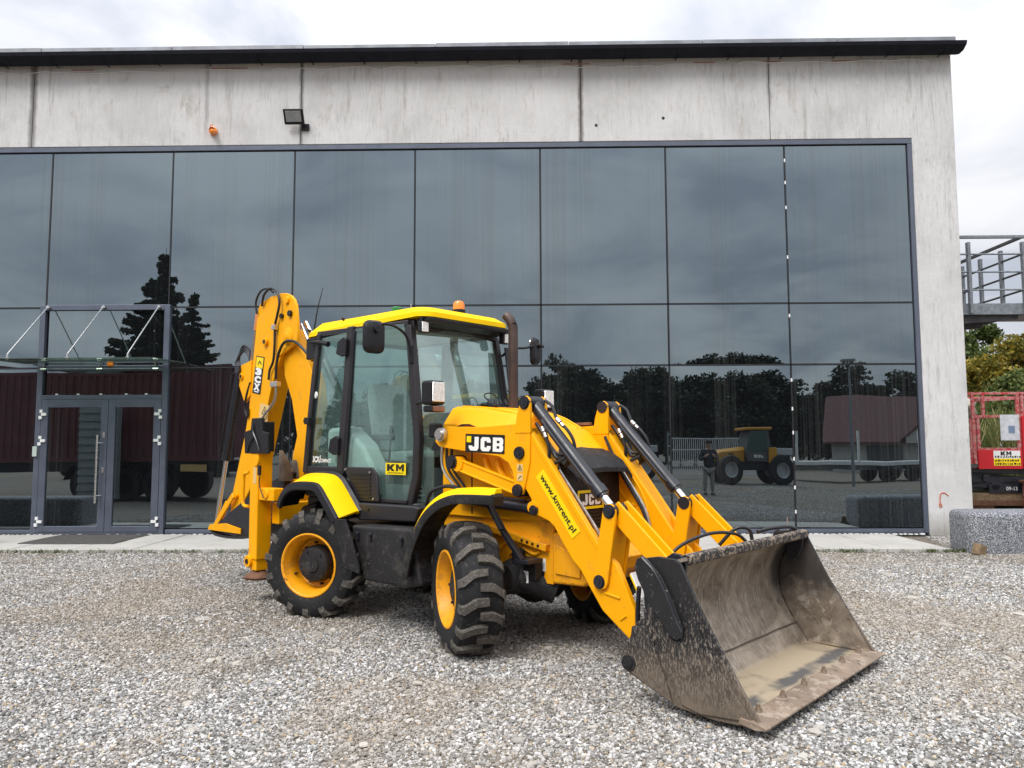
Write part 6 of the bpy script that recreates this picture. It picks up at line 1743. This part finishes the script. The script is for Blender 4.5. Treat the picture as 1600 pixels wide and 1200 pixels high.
def mirror_head(c, yaw, w=.205, h=.285):
    b = MB().loft([[(.012, y, z) for y, z in rrect(w, h, .06)], [(.035, y, z) for y, z in rrect(w, h, .06)], [(.06, y, z) for y, z in rrect(w * .85, h * .88, .06)], [(.07, y, z) for y, z in rrect(w * .5, h * .6, .05)]], True, True)
    b.cyl((.065, 0, .06), (.10, 0, .06), .03, n=12)
    g_ = MB().loft([[(.010, y, z) for y, z in rrect(w * .93, h * .95, .055)], [(.006, y, z) for y, z in rrect(w * .93, h * .95, .055)]], True, True)
    m4 = Matrix.Translation(c) @ Matrix.Rotation(yaw, 4, 'Z')
    o_ = P('mirror', b.xf(m4), M['black'], bevel=0)
    P('mirror_glass', g_.xf(m4), M['mirror'], o_, 0)
mirror_head((.97, -1.0, 2.54), R(-6))
mirror_head((1.08, .98, 2.58), R(22))
P('mirror_arm', MB().tube([(1.02, .58, 2.50), (1.08, .66, 2.58), (1.13, .82, 2.60), (1.16, .96, 2.64), (1.17, 1.06, 2.63)], .014, 8, 5), M['black'])
ex = MB().tube([(1.42, .31, 1.80), (1.42, .31, 2.66), (1.41, .31, 2.74), (1.385, .305, 2.80), (1.34, .30, 2.845)], .046, 18, 3)
exo = P('exhaust_pipe', ex, M['exhaust'], bevel=0)
P('pipe_mouth', MB().cyl((1.343, .3005, 2.842), (1.337, .2995, 2.849), .039, n=16), M['print_black'], exo, 0)
bc = MB().lathe([(0, .062), (.045, .062), (.05, .055)], 20, 'z', (.98, .02, 2.86))
bco = P('beacon', bc, M['black'], bevel=0)
P('beacon_lens', MB().lathe([(.0, .058), (.075, .056), (.10, .045), (.112, .02), (.113, 0)], 20, 'z', (.98, .02, 2.885)), M['orange'], bco, 0)
P('green_lamp', MB().lathe([(0, .052), (.05, .052), (.058, .045), (.058, 0)], 18, 'z', (.44, -.30, 2.90)), M['green'], bevel=0)
P('aerial', MB().tube([(-.56, -.58, 2.80), (-.50, -.58, 3.02), (-.41, -.58, 3.23)], [.009, .003], 6, 3), M['black'], bevel=0)
P('roof_bolt', MB().cyl((.02, -.62, 2.84), (.02, -.65, 2.86), .014, n=8).cyl((-.56, -.62, 2.79), (-.56, -.66, 2.80), .016, n=8), M['greyblack'], bevel=0)
P('roof_aerial', MB().tube([(.60, -.25, 2.87), (.59, -.25, 2.98)], .004, 6), M['steel'], bevel=0)
# hydraulic pipes rising on the far side of the screen
for k in range(4):
    P('hydraulic_hose', MB().tube([(1.27 - .015 * k, .50 + .035 * k, 1.72), (1.21 - .015 * k, .52 + .035 * k, 1.98), (1.13 - .012 * k, .55 + .02 * k, 2.34), (1.08, .57 + .02 * k, 2.58)], .013, 8, 3), M['hose' if k % 2 else 'greyblack'], bevel=0)
for k in range(5):
    P('valve_block', MB().box((1.27, .16 + .075 * k, 1.955 - .012 * k), (.10, .05, .10), Matrix.Rotation(R(20), 3, 'Y')).cyl((1.27, .16 + .075 * k, 1.99), (1.24, .16 + .075 * k, 2.045), .012, n=8), M['greyblack'], bevel=.004)
P('hose', MB().tube([(1.24, .20, 2.0), (1.20, .14, 2.08), (1.21, .24, 2.10), (1.24, .34, 2.02)], .006, 6, 4), M['hose'], bevel=0)
# pipes by the arm pivot
for k, (dy, m_) in enumerate(((0, 'steel'), (.03, 'hose'), (.06, 'hose'))):
    P('hydraulic_pipe', MB().tube([(1.43 + dy, -.60 + dy, 1.66), (1.42 + dy, -.60 + dy, 1.48), (1.46 + dy, -.60 + dy, 1.38), (1.56 + dy, -.58 + dy, 1.26), (1.57 + dy, -.57 + dy, 1.16)], .012, 8, 4), M[m_], bevel=0)
P('hose', MB().tube([(1.25, -.62, 1.10), (1.34, -.64, 1.22), (1.52, -.62, 1.27), (1.68, -.60, 1.24), (1.80, -.56, 1.20)], .016, 8, 5), M['hose'], bevel=0)
P('side_lamp', MB().box((1.30, -.56, 1.74), (.10, .09, .13)), M['black'], bevel=.02)
# ---- backhoe
BH = M['paint']
P('rear_frame', MB().span((-1.04, -.74, .80), (-.90, .74, 1.02)).span((-1.3, -.45, .55), (-1.1, .45, 1.25)), BH, bevel=.012)
dip = [(-1.985, 3.22), (-1.93, 3.285), (-1.70, 3.335), (-1.47, 3.335), (-1.31, 3.305), (-1.20, 3.25), (-1.15, 3.16), (-1.11, 2.86), (-1.13, 2.74), (-1.36, 2.66), (-1.50, 2.55), (-1.64, 2.30), (-1.90, 1.60), (-2.08, 1.10), (-2.36, .78), (-2.52, .80), (-2.50, 1.0), (-2.22, 1.75), (-2.14, 2.05), (-2.08, 2.60)]
dip_box = [(-1.985, 3.22), (-1.93, 3.285), (-1.70, 3.335), (-1.55, 3.33), (-1.47, 3.24), (-1.45, 2.95), (-1.46, 2.62), (-1.50, 2.55)] + dip[11:]
P('dipper', MB().prism(dip_box, -.42, -.20), BH, bevel=.010)
dp_o = [o_ for o_ in mc.children if o_.name.startswith('dipper')][0]
P('head_plate', MB().prism([(-1.70, 3.325), (-1.47, 3.34), (-1.36, 3.325), (-1.27, 3.29), (-1.20, 3.235), (-1.155, 3.16), (-1.13, 3.02), (-1.11, 2.86), (-1.13, 2.74), (-1.36, 2.66), (-1.52, 2.60), (-1.70, 2.8)], -.430, -.395), BH, dp_o, .006)
P('cylinder_bracket', MB().prism([(-2.46, 2.50), (-2.36, 2.57), (-2.08, 2.62), (-2.10, 2.20), (-2.22, 2.12), (-2.34, 2.30)], -.435, -.40).prism([(-2.46, 2.50), (-2.36, 2.57), (-2.08, 2.62), (-2.10, 2.20), (-2.22, 2.12), (-2.34, 2.30)], -.24, -.20), BH, dp_o, .006)
for (x, z, r_) in ((-1.32, 3.24, .040), (-1.77, 2.81, .045), (-2.29, 2.44, .040), (-2.36, 1.02, .035), (-2.80, .63, .032)):
    P('pivot_pin', MB().cyl((x, -.455, z), (x, -.38 if z > 3 else -.16, z), r_, n=18), BH, dp_o, .004)
for (x, z, r_) in ((-1.77, 2.81, .025), (-2.29, 2.44, .024), (-2.80, .63, .016), (-1.25, 3.08, .035), (-1.42, 3.07, .028)):
    P('pin_head', MB().cyl((x, -.460, z), (x, -.454 + .04, z), r_, n=14), M['print_black'], dp_o, 0)
P('boss', MB().lathe([(-.445, 0), (-.445, .075), (-.435, .10), (-.41, .10)], 24, 'y', (-1.30, 0, 2.83)).lathe([(-.450, 0.0), (-.450, .035), (-.44, .05)], 18, 'y', (-1.30, 0, 2.83)), BH, dp_o, 0)
boom = [(-1.42, 2.95), (-1.30, 2.92), (-1.20, 2.72), (-1.04, 2.58), (-.86, 2.34), (-.80, 2.05), (-.96, 1.55), (-1.10, 1.10), (-1.30, 1.10), (-1.26, 1.50), (-1.18, 1.72), (-1.30, 2.12), (-1.46, 2.40), (-1.50, 2.70)]
bmo = P('boom', MB().prism(boom, -.37, -.23), BH, bevel=.010)
tr2 = MB()
for k in range(12):
    tr2.box((-1.295 + .012 * k, -.30, 2.10 - .045 * k), (.02, .10, .022), Matrix.Rotation(R(70), 3, 'Y'))
P('rack_tooth', tr2, M['rust'], bmo, 0, smooth=0)
P('grease_fitting', MB().box((-.93, -.372, 2.13), (.035, .02, .10), Matrix.Rotation(R(-20), 3, 'Y')).cyl((-.89, -.385, 1.99), (-.89, -.36, 1.99), .035, n=14), BH, bmo, .005)
# dipper ram along the boom
dc = P('dipper_cylinder', MB().cyl((-.95, -.25, 2.66), (-.50, -.25, 2.08), .045, n=18), M['greyblack'], bevel=0)
P('piston_rod', MB().cyl((-1.23, -.25, 3.0), (-.94, -.25, 2.64), .024, n=16).cyl((-1.20, -.33, 2.97), (-.80, -.33, 2.43), .012, n=10), M['chrome'], dc, 0)
# bucket ram
bk0, bk1 = Vector((-2.36, -.42, 2.52)), Vector((-2.86, -.42, .66))
bq = lambda f: bk0 + (bk1 - bk0) * f
bcyl = P('bucket_cylinder', MB().cyl(bq(0), bq(.56), .052, n=20).cyl(bq(.54), bq(.58), .06, n=20).cyl(bk0 - Vector((0, .05, 0)), bk0 + Vector((0, .05, 0)), .05, n=16), M['greyblack'], bevel=0)
P('piston_rod', MB().cyl(bq(.57), bq(.985), .027, n=16), M['chrome'], bcyl, 0)
P('pipe', MB().tube([bq(.02) + Vector((-.03, -.07, 0)), bq(.10) + Vector((-.04, -.075, 0)), bq(.52) + Vector((-.04, -.075, 0)), bq(.55) + Vector((-.03, -.05, 0))], .012, 8, 3), M['greyblack'], bcyl, 0)
P('wire', MB().tube([bq(.50) + Vector((-.06, 0, 0)), bq(.48) + Vector((-.12, 0, -.02)), bq(.46) + Vector((-.10, 0, -.10)), bq(.5) + Vector((-.06, 0, -.12))], .006, 6, 4), M['hose'], bcyl, 0)
for k in range(3):
    P('hose', MB().tube([bq(-.02) + Vector((-.02 + .02 * k, -.03, .0)), bq(-.05) + Vector((-.10, -.02 + .02 * k, .04 * k)), bq(-.10) + Vector((-.02, .02, .05 + .03 * k)), bq(-.06) + Vector((.14, .03, .04 * k)), bq(.03) + Vector((.20, .0, -.10))], .016, 8, 5), M['hose'], bcyl, 0)
# tipping links and rear bucket
P('tipping_link', MB().bar((-2.80, -.47, .63), (-2.36, -.47, 1.03), .025, .075).bar((-2.80, -.16, .63), (-2.36, -.16, 1.03), .025, .075), BH, bevel=.012)
P('tipping_lever', MB().bar((-2.86, -.41, .64), (-2.60, -.41, .93), .05, .06).bar((-2.80, -.36, .62), (-2.30, -.36, .86), .14, .05), BH, bevel=.010)
rbk = MB()
prof_b = [(-2.84, .60), (-2.70, .53), (-2.20, .53), (-1.75, .60), (-1.40, .82), (-1.20, 1.12), (-1.15, 1.32)]
bkk = [(p.x, p.z) for p in catmull([Vector((x, 0, z)) for x, z in prof_b], 3)]
rbo = P('rear_bucket', MB().strip(bkk, .03, -.52, .04).prism([(-2.80, .60), (-2.2, .56), (-1.75, .64), (-1.42, .86), (-1.22, 1.14), (-1.18, 1.30), (-1.75, 1.12), (-2.3, .85)], -.52, -.495).prism([(-2.80, .60), (-2.2, .56), (-1.75, .64), (-1.42, .86), (-1.22, 1.14), (-1.18, 1.30), (-1.75, 1.12), (-2.3, .85)], .015, .04), M['greyblack'], bevel=.005)
P('bucket_hinge', MB().prism([(-2.84, .595), (-2.05, .60), (-2.05, .66), (-2.40, .70), (-2.80, .66)], -.54, -.525), M['orange'] if False else BH, rbo, .004)
tooth = None
for k in range(4):
    if tooth is None:
        tooth = MB().loft([[(-.06, -.055, -.06), (.06, -.055, -.06), (.06, .055, -.06), (-.06, .055, -.06)], [(-.085, -.042, .12), (.02, -.042, .13), (.02, .042, .13), (-.085, .042, .12)], [(-.125, -.016, .27), (-.10, -.016, .27), (-.10, .016, .27), (-.125, .016, .27)]], True, True).build('tooth', mat('worn_bucket_tooth_steel', (0.15, 0.115, 0.085), 0.7, 0.1, 0.3, 12), rbo, .004)
        q = tooth
    else:
        q = tooth.copy(); COL.objects.link(q)
    q.location = (-1.17, -.50 + .165 * k, 1.29)
# hoses and pipes over the dipper
for pts, r_ in (([(-1.97, -.44, 3.16), (-1.98, -.45, 3.30), (-1.86, -.46, 3.41), (-1.70, -.46, 3.42), (-1.58, -.46, 3.36)], .012),
                ([(-1.86, -.44, 3.24), (-1.78, -.46, 3.36), (-1.62, -.47, 3.41), (-1.48, -.475, 3.35), (-1.42, -.475, 3.22), (-1.47, -.47, 3.08), (-1.53, -.46, 2.96), (-1.53, -.46, 2.75), (-1.56, -.455, 2.57), (-1.64, -.45, 2.47), (-1.66, -.45, 2.36)], .014),
                ([(-1.49, -.46, 2.36), (-1.48, -.46, 2.52), (-1.42, -.465, 2.66), (-1.30, -.47, 2.76), (-1.12, -.46, 2.75), (-.98, -.44, 2.66), (-.82, -.42, 2.52)], .016)):
    P('hose', MB().tube(pts, r_, 10, 6), M['hose'], dp_o, 0)
P('hose_clamp', MB().box((-1.53, -.465, 2.95), (.07, .05, .06)).box((-1.50, -.455, 2.30), (.14, .06, .06)), M['steel'], dp_o, .005)
P('pipe', MB().tube([(-1.49, -.455, 2.34), (-1.50, -.455, 2.16), (-1.60, -.45, 2.05), (-1.76, -.45, 1.94), (-1.80, -.45, 1.80)], .014, 8, 4), M['steel'], dp_o, 0)
for k in range(3):
    P('pipe', MB().tube([(-2.02 - .025 * k, -.40 + .05 * k, 3.18), (-2.08 - .03 * k, -.40 + .05 * k, 2.95), (-2.14 - .03 * k, -.40 + .05 * k, 2.68), (-2.20 - .02 * k, -.40 + .05 * k, 2.55)], .012, 8, 3), M['steel' if k != 1 else 'hose'], dp_o, 0)
P('pipe_clamp', MB().box((-2.05, -.36, 3.08), (.06, .10, .22), Matrix.Rotation(R(12), 3, 'Y')), M['print_pale'] if False else mat('orange_hose_guard', (0.70, 0.22, 0.03), 0.5), dp_o, .01)
P('hose', MB().tube([(-2.10, -.43, 2.36), (-2.16, -.44, 2.22), (-2.20, -.44, 2.06), (-2.13, -.44, 1.95), (-2.12, -.44, 2.05)], .014, 8, 5), M['hose'], dp_o, 0)
# lettering up the dipper
du = Vector((.075, 0, .41)).normalized(); dr_ = Vector((du.z, 0, -du.x))
c3 = Vector((-1.935, -.4225, 2.435))
lpn = panel('model_plate', 0.185, 0.44, c3, dr_, du, M['print_black'], dp_o)
panel('model_square', 0.155, 0.125, c3 + du * .145 + Vector((0, -.002, 0)), dr_, du, M['print_yellow'], dp_o)
sqm = MB().bar(c3 + du * .12 - dr_ * .03 + Vector((0, -.0045, 0)), c3 + du * .165 + dr_ * .0 + Vector((0, -.0045, 0)), .001, .016).bar(c3 + du * .165 + Vector((0, -.0045, 0)) + dr_ * .0, c3 + du * .13 + dr_ * .045 + Vector((0, -.0045, 0)), .001, .016)
P('square_print', sqm, M['print_black'], dp_o, 0, smooth=0)
for ch_, off_ in (('3', .040), ('C', -.052), ('X', -.140)):
    text_mesh('model_letter', ch_, 0.145, 0.084, c3 + du * off_ + Vector((0, -.003, 0)), dr_, du, M['print_white'], dp_o, bold=.08)
P('model_mark', MB().bar(c3 - du * .196 - dr_ * .05 + Vector((0, -.0035, 0)), c3 - du * .196 + dr_ * .05 + Vector((0, -.0035, 0)), .001, .012), M['print_white'], dp_o, 0, smooth=0)
w2 = panel('warning_sticker', 0.20, 0.24, (-1.80, -.4222, 1.97), dr_, du, M['print_pale'], dp_o)
wc_ = Vector((-1.78, -.4245, 2.01)); k_t = MB()
for a, b in (((-.05, -.035), (0, .05)), ((0, .05), (.05, -.035)), ((.05, -.035), (-.05, -.035))):
    k_t.bar(wc_ + dr_ * a[0] + du * a[1], wc_ + dr_ * b[0] + du * b[1], .001, .010)
k_t.box(wc_ + du * -.005, (.012, .001, .035)).cyl(wc_ - du * .11 + Vector((0, -.001, 0)), wc_ - du * .11 + Vector((0, .001, 0)), .032, n=14)
P('warning_print', k_t, M['print_black'], dp_o, 0, smooth=0)
# ---- stabiliser legs
for s in (-1, 1):
    X0, X1, Y0, Y1 = -1.205, -1.045, -.905, -.735
    b = MB().span((X0, Y0, .44), (X1, Y1, 1.545))
    if s == 1: b = b.mirror()
    lg = P('stabiliser_leg', b, BH, mc, .012)
    parts_ = [('leg_inner', MB().span((X0 + .015, Y0 + .012, .33), (X1 - .015, Y1 - .012, .46)), BH, .008),
              ('foot', MB().lathe([(.24, .0), (.24, .14), (.262, .15), (.275, .13), (.30, .10), (.33, .05), (.34, 0)], 24, 'z', (-1.13, -.82, 0)), M['rust'], 0),
              ('leg_pin', MB().cyl((-1.19, Y0 - .02, .42), (-1.19, Y0 + .02, .42), .062, n=18).cyl((-1.08, Y0 - .012, 1.45), (-1.08, Y0 + .01, 1.45), .05, n=18), BH, .004),
              ('pin_head', MB().cyl((-1.19, Y0 - .03, .42), (-1.19, Y0 - .015, .42), .026, n=12), M['print_black'], 0),
              ('hose_guard', MB().prism([(-1.31, 1.53), (-1.33, 1.76), (-1.20, 1.78), (-1.18, 1.90), (-.98, 1.90), (-.96, 1.76), (-.84, 1.74), (-.84, 1.53)], -.915, -.885).span((-1.20, -.885, 1.55), (-.98, -.76, 1.86)), M['black'], .008),
              ('mount', MB().span((-1.045, -.89, 1.05), (-.76, -.77, 1.18)).cyl((-.90, -.905, 1.12), (-.90, -.75, 1.12), .05, n=16), BH, .012),
              ('latch', MB().box((-1.0, -.915, 1.36), (.05, .02, .10)).tube([(-.99, -.92, 1.31), (-.97, -.925, 1.20), (-.90, -.92, 1.08)], .006, 6, 4), M['print_black'], .003),
              ('handle_loop', MB().tube([(-1.24, -.90, 1.33), (-1.33, -.90, 1.31), (-1.345, -.90, 1.20), (-1.345, -.90, 1.02), (-1.30, -.90, .98), (-1.22, -.90, .98)], .018, 8, 4), BH, 0),
              ('sticker', MB().span((-1.135, Y0 - .002, 1.22), (-1.075, Y0, 1.39)), M['print_pale'], 0)]
    for nm, q_, m_, bv in parts_:
        P(nm, q_ if s == -1 else q_.mirror(), m_, lg, bv)
P('guard_pipe', MB().tube([(-1.14, -.92, 1.84), (-1.12, -.925, 1.75), (-1.05, -.925, 1.66), (-1.0, -.92, 1.56)], .010, 6, 4).tube([(-1.10, -.92, 1.72), (-1.20, -.925, 1.62), (-1.24, -.92, 1.55)], .006, 6, 4), M['greyblack'], bevel=0)
# rear tyre guard seen under the mudguard
P('rear_axle_cover', MB().prism([(-.78, .75), (-.60, 1.0), (-.35, 1.06), (-.40, .80)], -.66, -.50), M['black'], bevel=.02)
